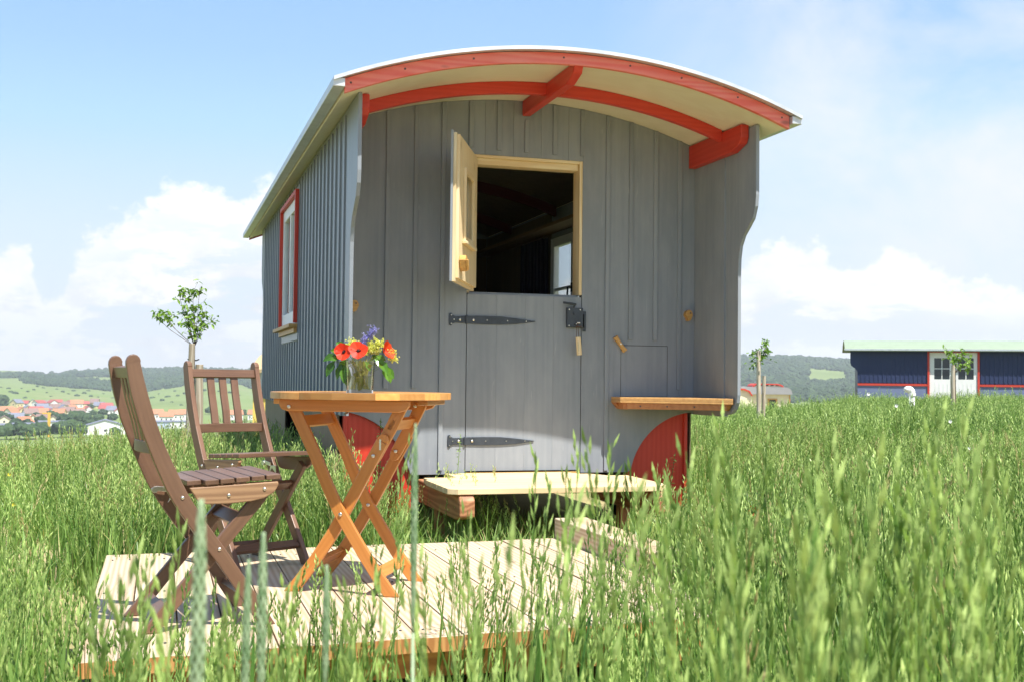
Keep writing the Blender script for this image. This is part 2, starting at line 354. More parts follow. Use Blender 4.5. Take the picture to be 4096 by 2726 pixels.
# (photo x, crest radius, slope list, far list of (radius, photo y))
COLS = [
 (-900, 9.0, [(1200, 935), (1500, 915), (1900, 895), (2400, 868), (3000, 850)]),
 (-300, 9.0, [(1400, 928), (1800, 893), (2200, 872), (2600, 859), (3200, 849)]),
 (0,    9.5, [(1400, 926), (1800, 892), (2150, 873), (2600, 862), (3200, 846)]),
 (75,   9.8, [(1400, 926), (1800, 896), (2150, 875), (2600, 864), (3200, 850)]),
 (132,  10., [(1400, 926), (1800, 902), (2080, 886), (2500, 872), (3000, 861)]),
 (165, 10.0, [(1400, 927), (1800, 905), (2080, 889), (2500, 869), (3000, 853)]),
 (300, 10.5, [(1400, 937), (1700, 917), (2100, 899), (2500, 866), (3000, 846)]),
 (400, 11.0, [(1200, 946), (1500, 922), (1900, 894), (2400, 870), (3000, 846)]),
 (500, 11.5, [(1200, 946), (1500, 916), (1780, 887), (2300, 876), (3000, 850)]),
 (620, 13.0, [(1200, 942), (1500, 922), (1900, 908), (2400, 882), (3000, 852)]),
 (1000, 20., [(1200, 932), (1600, 912), (2000, 885), (2400, 860), (2800, 840)]),
 (1700, 27., [(1200, 927), (1500, 905), (1900, 875), (2300, 842), (2700, 815)]),
 (1800, 29., [(1200, 926), (1500, 904), (1900, 873), (2300, 840), (2700, 815)]),
 (1950, 40., [(1200, 926), (1500, 906), (1900, 880), (2300, 850), (2700, 824)]),
 (2356, 52., [(1200, 928), (1500, 908), (1900, 882), (2300, 855), (2700, 830)]),
 (3200, 52., [(1200, 928), (1500, 908), (1900, 882), (2300, 855), (2700, 830)]),
]
def col_profile(c):
    x, rc, far = c
    left = x < 800
    pr_ = [(0, -.2), (rc, -.2)]
    if left: pr_ += [(rc + 6, -.75), (rc + 16, -2.3), (60, -6.5), (150, -16), (300, -26), (600, -32), (1000, -33)]
    else: pr_ += [(rc + 8, -.55), (rc + 22, -1.9), (100, -5), (180, -11), (320, -19), (600, -27), (1000, -33)]
    pr_ += [(r, zof(x, y, r)) for r, y in far]
    zl = pr_[-1][1]; pr_ += [(3600, zl - 15), (6000, zl - 60), (16000, -80)]
    return [p[0] for p in pr_], [p[1] for p in pr_]
PROF = [(px2az(c[0]),) + col_profile(c) for c in COLS]
def terr(a, r):
    """height at azimuth a (from the view axis) and radius r from the camera foot"""
    if a <= PROF[0][0]: return float(np.interp(r, PROF[0][1], PROF[0][2]))
    if a >= PROF[-1][0]: return float(np.interp(r, PROF[-1][1], PROF[-1][2]))
    for i in range(len(PROF) - 1):
        if a <= PROF[i + 1][0]:
            f = (a - PROF[i][0]) / (PROF[i + 1][0] - PROF[i][0]); f = f * f * (3 - 2 * f)
            return (1 - f) * float(np.interp(r, PROF[i][1], PROF[i][2])) + f * float(np.interp(r, PROF[i + 1][1], PROF[i + 1][2]))
def terr_s(a, r):
    z = 0
    for k, wgt in ((.88, .2), (.94, .2), (1.0, .2), (1.06, .2), (1.12, .2)): z += wgt * terr(a, r * k)
    if r > 2300: z += 9 * noise.noise(Vector((math.sin(a) * r, math.cos(a) * r, 7)) * .0045)
    if r > 900: z += 5 * noise.noise(Vector((math.sin(a) * r, math.cos(a) * r, 0)) * .004)
    if 3 < r < 40: z += .03 * noise.noise(Vector((math.sin(a) * r, math.cos(a) * r, 5)) * .5)
    return z
def polar(a, r): return Vector((r * math.sin(a + yaw), r * math.cos(a + yaw), terr_s(a, r)))
def ground_z(x, y):
    r = math.hypot(x, y); a = math.atan2(x, y) - yaw
    return terr_s(a, max(r, .01))
def meadow_mat():
    m, t, b = pbr('meadow_ground', (0.1, 0.15, 0.04), 0.9); b.inputs['Specular IOR Level'].default_value = 0.1
    ge = t('ShaderNodeNewGeometry'); P = ge.outputs['Position']
    n1_ = t.noise(P, 0.004, 5, 0.6); n2_ = t.noise(P, 0.6, 6, 0.6); n3_ = t.noise(P, 7, 5, 0.6)
    ln = t('ShaderNodeVectorMath', {0: P}, operation='LENGTH').outputs['Value']
    far = t.ramp(t.m('DIVIDE', ln, 400.0), [(0.1, 0.0), (0.5, 1.0)])
    nearc = t.mix(t.ramp(n2_, [(0.35, 0.0), (0.65, 1.0)]), (0.17, 0.17, 0.06), (0.42, 0.34, 0.18))
    nearc = t.mix(t.m('MULTIPLY', n3_, 0.5), nearc, (0.50, 0.41, 0.24))
    farc = t.ramp(n1_, [(0.34, (0.155, 0.205, 0.060)), (0.47, (0.205, 0.255, 0.085)), (0.56, (0.17, 0.235, 0.060)), (0.68, (0.24, 0.26, 0.10))])
    v = t('ShaderNodeTexNoise', {0: P, 'Scale': 0.03, 'Detail': 5.0})
    farc = t.mix(t.m('MULTIPLY', v.outputs[0], 0.35), farc, (0.10, 0.15, 0.045))
    t.l.new(t.mix(far, nearc, farc), b.inputs['Base Color']); return m
M['ground'] = meadow_mat()
def build_ground():
    azs = list(np.radians(np.concatenate([np.arange(-180, -36, 6), np.arange(-36, 36.01, .4), np.arange(42, 180, 6)])))
    rs = [0.3, 1, 2, 3, 4, 5, 6, 7, 8, 9, 10, 11, 12, 13, 14, 16, 18, 20, 23, 26, 30, 34, 38, 42, 47, 52, 58, 65, 75, 90, 110, 130, 160, 200, 250, 300, 380, 460, 540, 620, 700, 800, 900, 1000,
          1100, 1200, 1300, 1400, 1500, 1600, 1700, 1800, 1900, 2000, 2100, 2200, 2300, 2400, 2500, 2600, 2700, 2800, 2900, 3000, 3150, 3300, 3600, 4200]
    vs = [(0, 0, -.2)]; n = len(azs)
    for r in rs:
        for a in azs: vs.append(tuple(polar(a, r)))
    fs = [(0, 1 + j, 1 + (j + 1) % n) for j in range(n)]
    for i in range(len(rs) - 1):
        for j in range(n):
            k = (j + 1) % n; fs.append((1 + i * n + j, 1 + (i + 1) * n + j, 1 + (i + 1) * n + k, 1 + i * n + k))
    me = bpy.data.meshes.new('ground'); me.from_pydata(vs, [], fs); me.materials.append(M['ground'])
    bm = bmesh.new(); bm.from_mesh(me); bmesh.ops.recalc_face_normals(bm, faces=bm.faces); bm.to_mesh(me); bm.free()
    if me.polygons[0].normal.z < 0: me.flip_normals()
    me.polygons.foreach_set('use_smooth', [True] * len(me.polygons))
    o = bpy.data.objects.new('ground', me); scene.collection.objects.link(o); tag(o, 'grassy meadow dropping to a green valley and hills', None, None, 'structure')
    return o
build_ground()

# ---------------------------------------------------------------- the grey wagon
XC, YW, XL, XR, YF = 2.217, 7.09, 1.0, 3.434, 6.09
def arc(x, peak, R): return peak - (R - math.sqrt(max(0, R * R - (x - XC) ** 2)))
def ceil_z(x): return arc(x, 2.588, 3.3)
def fas_z(x): return arc(x, 2.564, 3.45)
def top_z(x): return arc(x, 2.650, 3.64)
WG = thing('shepherd_wagon', 'large grey wooden wagon with curved red edged roof and half open stable door', 'wagon', (XC, YW, -.2))
WI = Matrix.Translation((-XC, -YW, .2))       # world coordinates -> wagon coordinates
def wb(mb, name, mat, parent=None, **k):
    inv = WI
    mb.v = [tuple(inv @ Vector(p)) for p in mb.v]
    return mb.build(name, mat, parent or WG, **k)
def frange(a, b, n): return [a + (b - a) * i / n for i in range(n + 1)]
WHEELC = ((1.012, .12, .477), (3.422, .12, .477))
def low_z(x):
    z = .205
    for cx, cz, r in WHEELC:
        if abs(x - cx) < r: z = max(z, cz + math.sqrt(r * r - (x - cx) ** 2))
    return z
# front wall boards
mb = MB()
bx = [XL + .001, 1.671, 1.8325, 2.6045, 2.778, 3.2915, XR - .022]
for i in range(len(bx) - 1):
    a, b = bx[i] + .0006, bx[i + 1] - .0006
    if i == 2: continue
    xs = frange(a, b, 26)
    poly = [(x, max(low_z(x), .205)) for x in xs] + [(x, ceil_z(x) - .001) for x in reversed(xs)]
    mb.prism(poly, YW, YW + .03, 1, long=1)
for a, b in ((1.8331, 1.9395), (1.9405, 2.129), (2.130, 2.315), (2.316, 2.503), (2.504, 2.6039)):
    xs = frange(a, b, 6)
    mb.prism([(x, 2.225) for x in xs] + [(x, ceil_z(x) - .001) for x in reversed(xs)], YW, YW + .03, 1, long=1)
wb(mb, 'front_wall', M['grey'], bevel=.0008, seg=1)
mb = MB()
def batten(x, z0, z1, wd=.028):
    z1 = (ceil_z(x) - .004) if z1 is None else z1
    mb.box(x - wd / 2, x + wd / 2, YW - .011, YW - .0005, z0, z1)
for x, z0, z1 in ((1.32, .737, None), (1.497, .74, None), (1.671, .229, None), (2.778, .216, None), (2.943, 1.068, None), (3.119, 1.068, None), (3.292, .745, None),
                  (1.848, 2.265, None), (2.032, 2.257, None), (2.217, 2.255, 2.464), (2.408, 2.254, None), (2.597, 2.257, None)): batten(x, z0, z1)
wb(mb, 'cover_battens', M['grey'], bevel=.002)
# side walls with battens
def side_wall(X, out, name):
    s = MB(); x0, x1 = (X, X + .03) if out < 0 else (X - .03, X)
    wy0, wy1, wz0, wz1 = (9.03, 10.2, 1.215, 2.21) if out < 0 else (8.85, 10.05, 1.12, 2.08)
    zt = ceil_z(X) - .004
    s.box(x0, x1, YW + .032, wy0, .583, zt, long=2); s.box(x0, x1, wy1, 12.3, .583, zt, long=2)
    s.box(x0, x1, wy0, wy1, .583, wz0, long=2); s.box(x0, x1, wy0, wy1, wz1, zt, long=2)
    y = 6.72; b = MB()
    if out < 0:
        s.box(x0, x1, 6.655, YW - .002, .583, zt, long=2)
    else: s.box(x0, x1, 6.655, YW - .002, .583, zt, long=2)
    while y < 12.28:
        xa, xb = (X - .011, X - .0005) if out < 0 else (X + .0005, X + .011)
        segs = [(.583, zt - .03)]
        if wy0 - .07 < y < wy1 + .04: segs = [(.583, wz0 - .135), (wz1 + .072, zt - .03)]
        for z0, z1 in segs: b.box(xa, xb, y - .016, y + .016, z0, z1)
        y += .1815
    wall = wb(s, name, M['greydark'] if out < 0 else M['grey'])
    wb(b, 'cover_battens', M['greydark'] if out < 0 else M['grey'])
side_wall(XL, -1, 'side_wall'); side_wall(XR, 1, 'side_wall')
# rear wall
mb = MB(); xs = frange(XL + .031, XR - .031, 20)
mb.prism([(XL + .031, .583)] + [(XR - .031, .583)] + [(x, ceil_z(x) - .004) for x in reversed(xs)], 12.27, 12.3, 1, long=1)
wb(mb, 'rear_wall', M['grey'])
# porch side panels and rear mirror
PRF = [(7.088, 2.354), (6.262, 2.354), (6.262, 1.93), (6.272, 1.86), (6.305, 1.79), (6.36, 1.745), (6.42, 1.70), (6.462, 1.64), (6.482, 1.56), (6.487, 1.46), (6.487, .72), (6.497, .672), (6.522, .632), (6.56, .606), (6.605, .596), (7.088, .583)]
def panel(x0, x1, prof, name='porch_side_panel', mat='grey'):
    p = MB(); p.prism(prof, x0, x1, 0, long=1); return wb(p, name, M[mat], bevel=.002)
panel(XL - .004, XL + .018, [(6.654, 2.354)] + PRF[1:-1] + [(6.654, .594)], mat='greydark')
panel(XR - .021, XR + .001, PRF)
for x in (XL, XR - .02):
    panel(x, x + .02, [(12.302, .583), (12.302, 2.36), (12.62, 2.36), (12.62, 1.93), (12.58, 1.80), (12.45, 1.70), (12.40, 1.56), (12.40, .70), (12.36, .60)], 'rear_side_panel')
# interior lining, floor, ribs
mb = MB(); mb.box(XL + .032, XR - .032, YW + .32, 12.26, .17, .215); wb(mb, 'floor', M['wallin'])
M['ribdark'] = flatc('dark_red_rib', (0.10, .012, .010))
for Y in (9.9, 11.3):
    mb = MB(); xs = frange(XL + .05, XR - .05, 24)
    mb.prism([(x, ceil_z(x) - .012) for x in xs] + [(x, ceil_z(x) - .10) for x in reversed(xs)], Y, Y + .05, 1)
    wb(mb, 'ceiling_rib', M['ribdark'])
mb = MB(); xs = frange(XL + .032, XR - .032, 30)
mb.prism([(x, ceil_z(x) - .001) for x in xs] + [(x, ceil_z(x) - .011) for x in reversed(xs)], YW + .035, 12.26, 1); wb(mb, 'inner_ceiling', M['wallin'])
for q in ((XL + .032, XL + .04, YW + .035, 9.0, .22, 2.33), (XL + .032, XL + .04, 10.25, 12.26, .22, 2.33), (XR - .04, XR - .032, YW + .035, 8.82, .22, 2.33), (XR - .04, XR - .032, 10.08, 12.26, .22, 2.33), (XL + .05, XR - .05, 12.25, 12.262, .22, 2.33)):
    mb = MB(); mb.box(*q, long=2); wb(mb, 'inner_lining', M['wallin'])
mb = MB(); mb.box(2.95, 3.39, 7.3, 8.0, 1.55, 2.05); wb(mb, 'wall_cabinet', M['skirt'], bevel=.004)
mb = MB(); mb.box(3.20, 3.40, 7.6, 12.2, 2.13, 2.16); mb.box(3.30, 3.398, 8.0, 9.05, 1.45, 2.12); wb(mb, 'wall_shelf', M['skirt'], bevel=.002)
mb = MB()
for k in range(14):
    y = 10.10 + .05 * k; mb.box(3.36 - .03 * (k % 2), 3.375 - .03 * (k % 2), y, y + .052, .95, 2.10)
wb(mb, 'curtain', pbr('dark_curtain', (0.02, 0.02, 0.04), 0.9)[0])
# chassis, axles, wheels, skirts
mb = MB()
for x in (1.55, 2.85): mb.box(x, x + .1, 7.14, 12.2, .04, .168)
wb(mb, 'chassis', M['beam'])
def wheel(x, y):
    prof = [(.24, -.06), (.36, -.07), (.40, -.05), (.41, 0), (.40, .05), (.36, .07), (.24, .06)]
    s = MB(); n = 32; vs = []; fs = []; k = len(prof)
    for i in range(n):
        a = 2 * PI * i / n
        for r, h in prof: vs.append((x + h, y + r * math.cos(a), .21 + r * math.sin(a)))
    for i in range(n):
        for j in range(k): fs.append((i * k + j, i * k + (j + 1) % k, ((i + 1) % n) * k + (j + 1) % k, ((i + 1) % n) * k + j))
    s.raw(vs, fs); wo_ = wb(s, 'wheel', M['rubber'], smooth=True)
    s = MB(); s.tube([(x - .05, y, .21), (x + .05, y, .21)], .24, 24); wb(s, 'rim', M['iron'], wo_)
for x in (1.22, 3.21):
    for y in (7.75, 11.4): wheel(x, y)
for cx, x0, x1 in ((1.012, 1.066, 1.50), (3.422, 2.93, 3.368)):
    s = MB(); pts = []
    for i in range(25):
        x = x0 + (x1 - x0) * i / 24; dx = min(.4899, abs(x - cx)); pts.append((x, .12 + math.sqrt(max(.0001, .491 ** 2 - dx * dx))))
    s.prism([(x0, -.03), (x1, -.03)] + list(reversed(pts)), YW + .034, YW + .056, 1, long=1)
    if cx > 2: s.box(3.345, 3.367, YW + .012, YW + .033, -.03, .592)
    else: s.box(1.067, 1.089, YW + .012, YW + .033, -.03, .592)
    wb(s, 'wheel_guard', M['red'], bevel=.002)
mb = MB(); mb.box(1.03, 1.05, YW + .06, 8.32, -.05, .578, long=2); wb(mb, 'side_skirt', M['skirt'])
mb = MB(); mb.box(1.30, 1.50, YW + .1, YW + .3, -.2, .16); wb(mb, 'support_block', M['beam'])
# roof
def shell(xa, xb, fa, fb, y0, y1, n=36):
    xs = frange(xa, xb, n); s = MB()
    s.prism([(x, fa(x)) for x in xs] + [(x, fb(x)) for x in reversed(xs)], y0, y1, 1); return s
ro = wb(shell(XC - 1.385, XC + 1.385, top_z, lambda x: top_z(x) - .020, 6.045, 13.12), 'roof', M['galv'], smooth=False)
wb(shell(XC - 1.318, XC + 1.318, lambda x: top_z(x) - .0225, ceil_z, 6.122, 13.05), 'roof_underside', M['cream'], ro)
s = shell(XC - 1.322, XC + 1.322, lambda x: top_z(x) - .0225, fas_z, YF, YF + .03, 60); fa = wb(s, 'fascia_board', M['redlitfade'], ro, bevel=.003)
for dx in (-1.29, -1.0, -.62, -.1, .30, .62, .98, 1.27):
    s = MB(); x = XC + dx; z = (fas_z(x) + top_z(x) - .02) / 2 + .004; s.tube([(x, YF - .0025, z), (x, YF + .002, z)], .0055, 10); wb(s, 'screw', M['screw'], ro)
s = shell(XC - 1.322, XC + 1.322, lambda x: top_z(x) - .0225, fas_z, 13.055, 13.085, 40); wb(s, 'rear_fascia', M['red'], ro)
for sg in (-1, 1):
    s = MB(); xa, xb = sorted((XC + sg * 1.324, XC + sg * 1.388))
    s.prism([(xa, 2.326), (xb, 2.326), (xb, 2.373), (xa, 2.373)], 6.06, 13.11, 1)
    wb(s, 'eave_trim', M['galv'], ro, bevel=.004)
# purlins and porch rib
def purlin(x, z0, z1, y0, parent=None):
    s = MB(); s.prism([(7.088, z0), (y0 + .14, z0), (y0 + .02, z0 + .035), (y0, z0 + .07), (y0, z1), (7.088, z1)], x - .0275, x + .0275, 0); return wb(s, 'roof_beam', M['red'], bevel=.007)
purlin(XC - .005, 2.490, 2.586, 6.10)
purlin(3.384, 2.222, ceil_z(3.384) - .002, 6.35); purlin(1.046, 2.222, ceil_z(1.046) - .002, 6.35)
xs = frange(1.074, 3.356, 40)
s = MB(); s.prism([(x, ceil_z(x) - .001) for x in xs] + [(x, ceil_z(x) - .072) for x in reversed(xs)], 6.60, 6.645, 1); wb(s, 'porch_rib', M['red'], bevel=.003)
# door lining
s = MB(); y0, y1 = YW + .031, YW + .125
s.box(1.86, 2.582, y0, y1, 2.165, 2.224); s.box(2.583, 2.6045, YW + .002, y1, 1.35, 2.224, long=2); s.box(1.834, 1.857, YW + .031, y1, 1.345, 2.224, long=2); s.box(1.834, 2.583, YW + .002, YW + .03, 2.205, 2.2245)
wb(s, 'door_frame', M['pine'], bevel=.003)
s = MB(); s.box(1.84, 2.6, YW + .002, YW + .3, .19, .214); wb(s, 'threshold', M['hard'])
# lower door
ld = MB(); xs_ = [1.8365, 2.03, 2.22, 2.41, 2.6005]
for a, b in zip(xs_[:-1], xs_[1:]): ld.box(a + .0002, b - .0002, YW + .0005, YW + .04, .224, 1.336, long=2)
ld.box(1.85, 2.59, YW + .041, YW + .06, .23, 1.352)
LD = wb(ld, 'lower_door', M['grey'], bevel=.0006, seg=1)
def hinge(z, parent):
    h = MB(); y = YW - .004
    pts = [(1.833, z + .024), (1.95, z + .026), (2.06, z + .025), (2.16, z + .016), (2.286, z + .001), (2.286, z - .003), (2.16, z - .020), (2.06, z - .026), (1.95, z - .027), (1.833, z - .024)]
    h.prism(pts, y - .004, YW - .0005, 1)
    pts = [(1.822, z + .022), (1.76, z + .020), (1.742, z + .026), (1.732, z + .040), (1.72, z + .036), (1.718, z), (1.72, z - .036), (1.732, z - .040), (1.742, z - .026), (1.76, z - .020), (1.822, z - .022)]
    h.prism(pts, y - .004, YW - .0005, 1)
    h.tube([(1.8275, y - .005, z - .026), (1.8275, y - .005, z + .026)], .0065, 10)
    ho = wb(h, 'strap_hinge', M['iron'], parent, bevel=.001)
    for x, r in ((1.788, .010), (1.876, .010)):
        b_ = MB(); b_.tube([(x, YW - .0085, z), (x, YW - .012, z), (x, YW - .0145, z)], [r, r * .8, r * .3], 12); wb(b_, 'bolt', M['steel'], parent, smooth=True)
    for x, dz in ((1.733, .027), (1.733, -.027), (1.75, 0), (1.965, 0), (2.10, -.001), (2.225, -.001)):
        b_ = MB(); b_.tube([(x, YW - .0085, z + dz), (x, YW - .011, z + dz)], [.0048, .003], 8); wb(b_, 'screw', M['steel'], parent)
hinge(1.172, LD); hinge(.412, LD)
lk = MB(); lk.box(2.497, 2.606, YW - .024, YW - .0005, 1.139, 1.265); LK = wb(lk, 'lock_box', M['iron'], LD, bevel=.0015)
for x, z in ((2.510, 1.254), (2.585, 1.253), (2.510, 1.150)):
    b_ = MB(); b_.tube([(x, YW - .0243, z), (x, YW - .027, z)], [.005, .0035], 8); wb(b_, 'screw', M['steel'], LD)
b_ = MB(); b_.tube([(2.546, YW - .0243, 1.228), (2.546, YW - .031, 1.228)], .008, 8); wb(b_, 'lock_boss', M['iron'], LD)
b_ = MB(); b_.tube([(2.540, YW - .02, 1.265), (2.548, YW - .025, 1.284), (2.551, YW - .03, 1.287)], .0065, 8); b_.tube([(2.553, YW - .03, 1.287), (2.465, YW - .045, 1.296)], .008, 10); wb(b_, 'door_handle', M['iron'], LD)
b_ = MB(); b_.box(2.610, 2.632, YW - .007, YW - .0005, 1.115, 1.245); b_.box(2.6125, 2.624, YW - .03, YW - .0072, 1.14, 1.225); b_.tube([(2.623, YW - .007, 1.123), (2.623, YW - .010, 1.123)], .005, 8); wb(b_, 'strike_plate', M['iron'], bevel=.001)
# upper door, swung out about the left jamb
ang = math.radians(-113.0)
UDM = WI @ Matrix.Translation((1.846, YW - .004, 0)) @ Matrix.Rotation(ang, 4, 'Z')
def ud(mb_, name, mat, **k):
    return mb_.build(name, mat, UD, **k)
# local: x along the door from the hinge, y: outer (grey) face at y=0, inner side at y=+.045, z height
s = MB(); L_ = .765; z0, z1 = 1.352, 2.212; wx0, wx1, wz0, wz1 = .22, .58, 1.60, 2.03
for a, b, c_, d in ((0, wx0, z0, z1), (wx1, L_, z0, z1), (wx0, wx1, z0, wz0), (wx0, wx1, wz1, z1)): s.box(a, b, 0, .012, c_, d, long=2)
UD = s.build('upper_door', M['grey'], WG); UD.matrix_local = UDM
s = MB()
for a, b, c_, d in ((.004, wx0, z0, z1 - .012), (wx1, L_ - .012, z0, z1 - .012), (wx0, wx1, z0, wz0), (wx0, wx1, wz1, z1 - .012)): s.box(a, b, .0125, .030, c_, d, long=2)
for a, b, c_, d in ((.015, wx0, z0 + .02, z1 - .02), (wx1, L_ - .028, z0 + .02, z1 - .02), (wx0, wx1, z0 + .02, wz0), (wx0, wx1, wz1, z1 - .02)): s.box(a, b, .0305, .046, c_, d, long=2)
ud(s, 'inner_panel', M['pine'])
s = MB()
for a, b, c_, d in ((wx0, wx0 + .03, wz0, wz1), (wx1 - .03, wx1, wz0, wz1), (wx0 + .031, wx1 - .031, wz0, wz0 + .03), (wx0 + .031, wx1 - .031, wz1 - .03, wz1)): s.box(a, b, .0465, .062, c_, d)
s.box(wx0 - .02, wx1 + .03, .0465, .075, wz0 - .018, wz0 - .001)
ud(s, 'window_frame', M['pine'], bevel=.002)
s = MB(); s.box(wx0 + .002, wx1 - .002, .018, .022, wz0 + .002, wz1 - .002); ud(s, 'window_pane', M['pane'])
s = MB(); s.prism([(.60, 1.425), (.66, 1.415), (.71, 1.43), (.735, 1.475), (.70, 1.505), (.64, 1.495), (.61, 1.47)], .047, .085, 1); s.prism([(.68, 1.42), (.71, 1.43), (.735, 1.475), (.70, 1.48)], .086, .10, 1); ud(s, 'latch_block', M['hard'], bevel=.004)
for z in (1.46, 2.09):
    s = MB(); s.tube([(.002, .022, z), (-.014, .03, z)], .007, 8); ud(s, 'hinge_pin', M['steel'])
# hatch, latch, hooks
s = MB()
for a, b, c_, d in ((2.879, 3.213, 1.030, 1.0335), (2.879, 2.8815, .697, 1.031), (3.2105, 3.213, .697, 1.031), (2.879, 3.213, .6965, .699)): s.box(a, b, YW - .0006, YW + .001, c_, d)
wb(s, 'hatch_gap', M['black'])
s = MB(); s.prism([(-.058, -.016), (-.02, -.011), (.02, -.011), (.058, -.016), (.058, .016), (.02, .011), (-.02, .011), (-.058, .016)], -.026, -.0006, 1, M=Matrix.Translation((2.869, YW, 1.040)) @ Matrix.Rotation(math.radians(52), 4, 'Y'))
la = wb(s, 'turn_latch', M['hard'], bevel=.003)
s = MB(); s.tube([(2.869, YW - .0265, 1.04), (2.869, YW - .029, 1.04)], .005, 8); wb(s, 'screw', M['steel'], la)
for x in (3.352, 1.118):
    s = MB(); pts = [(x + .026 * math.cos(a) * (1.0 if math.sin(a) > -.3 else .8), 1.237 + .036 * math.sin(a)) for a in np.linspace(0, 2 * PI, 20, endpoint=False)]
    pts[11] = (x - .010, 1.216); pts[12] = (x - .012, 1.207)
    s.prism(pts, YW - .038, YW - .0005, 1); hk = wb(s, 'coat_hook', M['hard'], bevel=.004)
    s = MB(); s.tube([(x + .008, YW - .0385, 1.252), (x + .008, YW - .041, 1.252)], .005, 8); wb(s, 'screw', M['iron'], hk)
# corner bench in the porch, its front edge running diagonally
s = MB(); zb = .697
def bpt(u): return (2.811 + (3.402 - 2.811) * u, 6.925 + (6.52 - 6.925) * u)
for k in range(3):      # laminated board, three visible layers
    s.prism([(2.811, 7.08), (2.811, 6.925), (3.402, 6.52), (3.402, 7.08)], zb - .012 * (k + 1) + .0003, zb - .012 * k, 2, tint=(.9, .35, .7)[k])
SB = wb(s, 'porch_seat', M['bench'], bevel=.0012, seg=1)
s = MB(); s.prism([(2.813, zb - .0365), (3.400, zb - .0365), (3.395, zb - .078), (2.852, zb - .078)], 7.03, 7.085, 1); s.prism([(6.535, zb - .0365), (7.028, zb - .0365), (7.028, zb - .078), (6.575, zb - .078)], 3.372, 3.402, 0)
s.prism([(2.84, 7.029), (2.84, 6.945), (2.87, 6.93), (2.87, 7.029)], zb - .078, zb - .0365, 2)
d_ = Vector((3.402 - 2.811, 6.52 - 6.925)).normalized(); n_ = Vector((-d_.y, d_.x))
p0, p1 = Vector(bpt(.06)) + n_ * .012, Vector(bpt(.94)) + n_ * .012
s.prism([tuple(p0), tuple(p1), tuple(p1 + n_ * .028), tuple(p0 + n_ * .028)], zb - .075, zb - .0366, 2)
sp = wb(s, 'bracket', M['bracket'], SB, bevel=.002)
for u in (.18, .42, .66):
    c_ = Vector(bpt(u)) + n_ * .012; b_ = MB(); b_.tube([(c_.x, c_.y + .001, zb - .056), (c_.x - n_.x * .003, c_.y - n_.y * .003, zb - .056)], .005, 8); wb(b_, 'screw', M['iron'], SB)
# left window
s = MB(); X = XL - .004
for a, b, c_, d in ((8.97, 9.03, 1.085, 2.28), (10.2, 10.215, 1.085, 2.28), (9.03, 10.2, 1.085, 1.214), (9.03, 10.2, 2.211, 2.28)): s.box(X - .010, X + .003, a, b, c_, d, long=2)
WS = wb(s, 'window_surround', M['greydark'])
s = MB(); s.box(X - .040, X - .011, 8.995, 9.035, 1.215, 2.245); s.box(X - .040, X - .011, 10.18, 10.21, 1.215, 2.212); s.box(X - .040, X - .011, 9.036, 10.205, 2.213, 2.245)
wb(s, 'window_casing', M['red'], WS, bevel=.002)
s = MB(); fx0, fx1 = X - .012, X + .03
for a, b, c_, d in ((9.037, 9.13, 1.216, 2.21), (10.10, 10.178, 1.216, 2.21), (9.131, 10.099, 2.12, 2.21), (9.131, 10.099, 1.216, 1.32), (9.58, 9.63, 1.321, 2.119)): s.box(fx0, fx1, a, b, c_, d)
WF = wb(s, 'window_frame', M['white'], WS, bevel=.003)
s = MB(); s.box(X + .008, X + .012, 9.12, 10.11, 1.31, 2.13); wb(s, 'window_pane', M['pane'], WS)
s = MB(); s.box(X - .075, X - .001, 8.985, 10.32, 1.180, 1.208); s.box(X - .035, X - .011, 9.0, 10.21, 1.14, 1.179); wb(s, 'window_sill', M['hard'], WS, bevel=.002)
# right window (seen through the door)
s = MB(); X = XR - .03
for a, b, c_, d in ((8.850, 8.940, 1.12, 2.08), (9.960, 10.050, 1.12, 2.08), (8.940, 9.960, 2.0, 2.08), (8.940, 9.960, 1.12, 1.2), (9.420, 9.500, 1.2, 2.0)): s.box(X - .02, X + .03, a, b, c_, d)
for a, b in ((8.941, 9.419), (9.501, 9.959)): s.box(X - .01, X + .02, a, b, 1.60, 1.625)
W2 = wb(s, 'window_frame', M['white'], bevel=.003)
s = MB(); s.box(X, X + .004, 8.930, 9.970, 1.19, 2.01); wb(s, 'window_pane', M['pane'], W2)
s = MB(); s.tube([(X - .03, 9.460, 1.60), (X - .06, 9.460, 1.60), (X - .065, 9.455, 1.52), (X - .06, 9.450, 1.45)], .009, 8); s.box(X - .03, X - .0201, 9.445, 9.475, 1.56, 1.64); wb(s, 'window_handle', M['iron'], W2)

# key with tag
K = thing('key_tag', 'small wooden key tag hanging on a brown cord from the door lock', 'key tag', (2.556, YW - .03, 1.155))
s = MB(); s.tube([(-.004, .004, .005), (-.004, -.022, .005)], .003, 8); s.tube([(.0, -.022, .0125), (.018, -.026, .0125)], .0045, 8); s.build('key', M['steel'], K)
s = MB(); s.tube([(.0, -.024, .01), (-.007, -.026, -.03), (-.005, -.022, -.088)], .0016, 6); s.tube([(.004, -.024, .01), (.005, -.026, -.03), (.012, -.022, -.085)], .0016, 6)
s.tube([(-.012, -.027, -.012), (.03, -.027, -.010)], .0024, 6); s.build('cord', M['string'], K)
s = MB(); RT = Matrix.Translation((.012, -.02, -.135)) @ Matrix.Rotation(math.radians(-5), 4, 'Y')
s.box(-.0165, .0165, -.004, .004, -.058, .058, M=RT); TG = s.build('tag', M['pine'], K, bevel=.002)
s = MB()
for k in range(26):   # handwriting along the tag
    z = .030 - k * .0024; s.tube([(-.004 + .0022 * math.sin(k * 2.1), -.0046, z), (-.004 + .0022 * math.sin((k + 1) * 2.1), -.0046, z - .0024)], .00045, 4, M=RT)
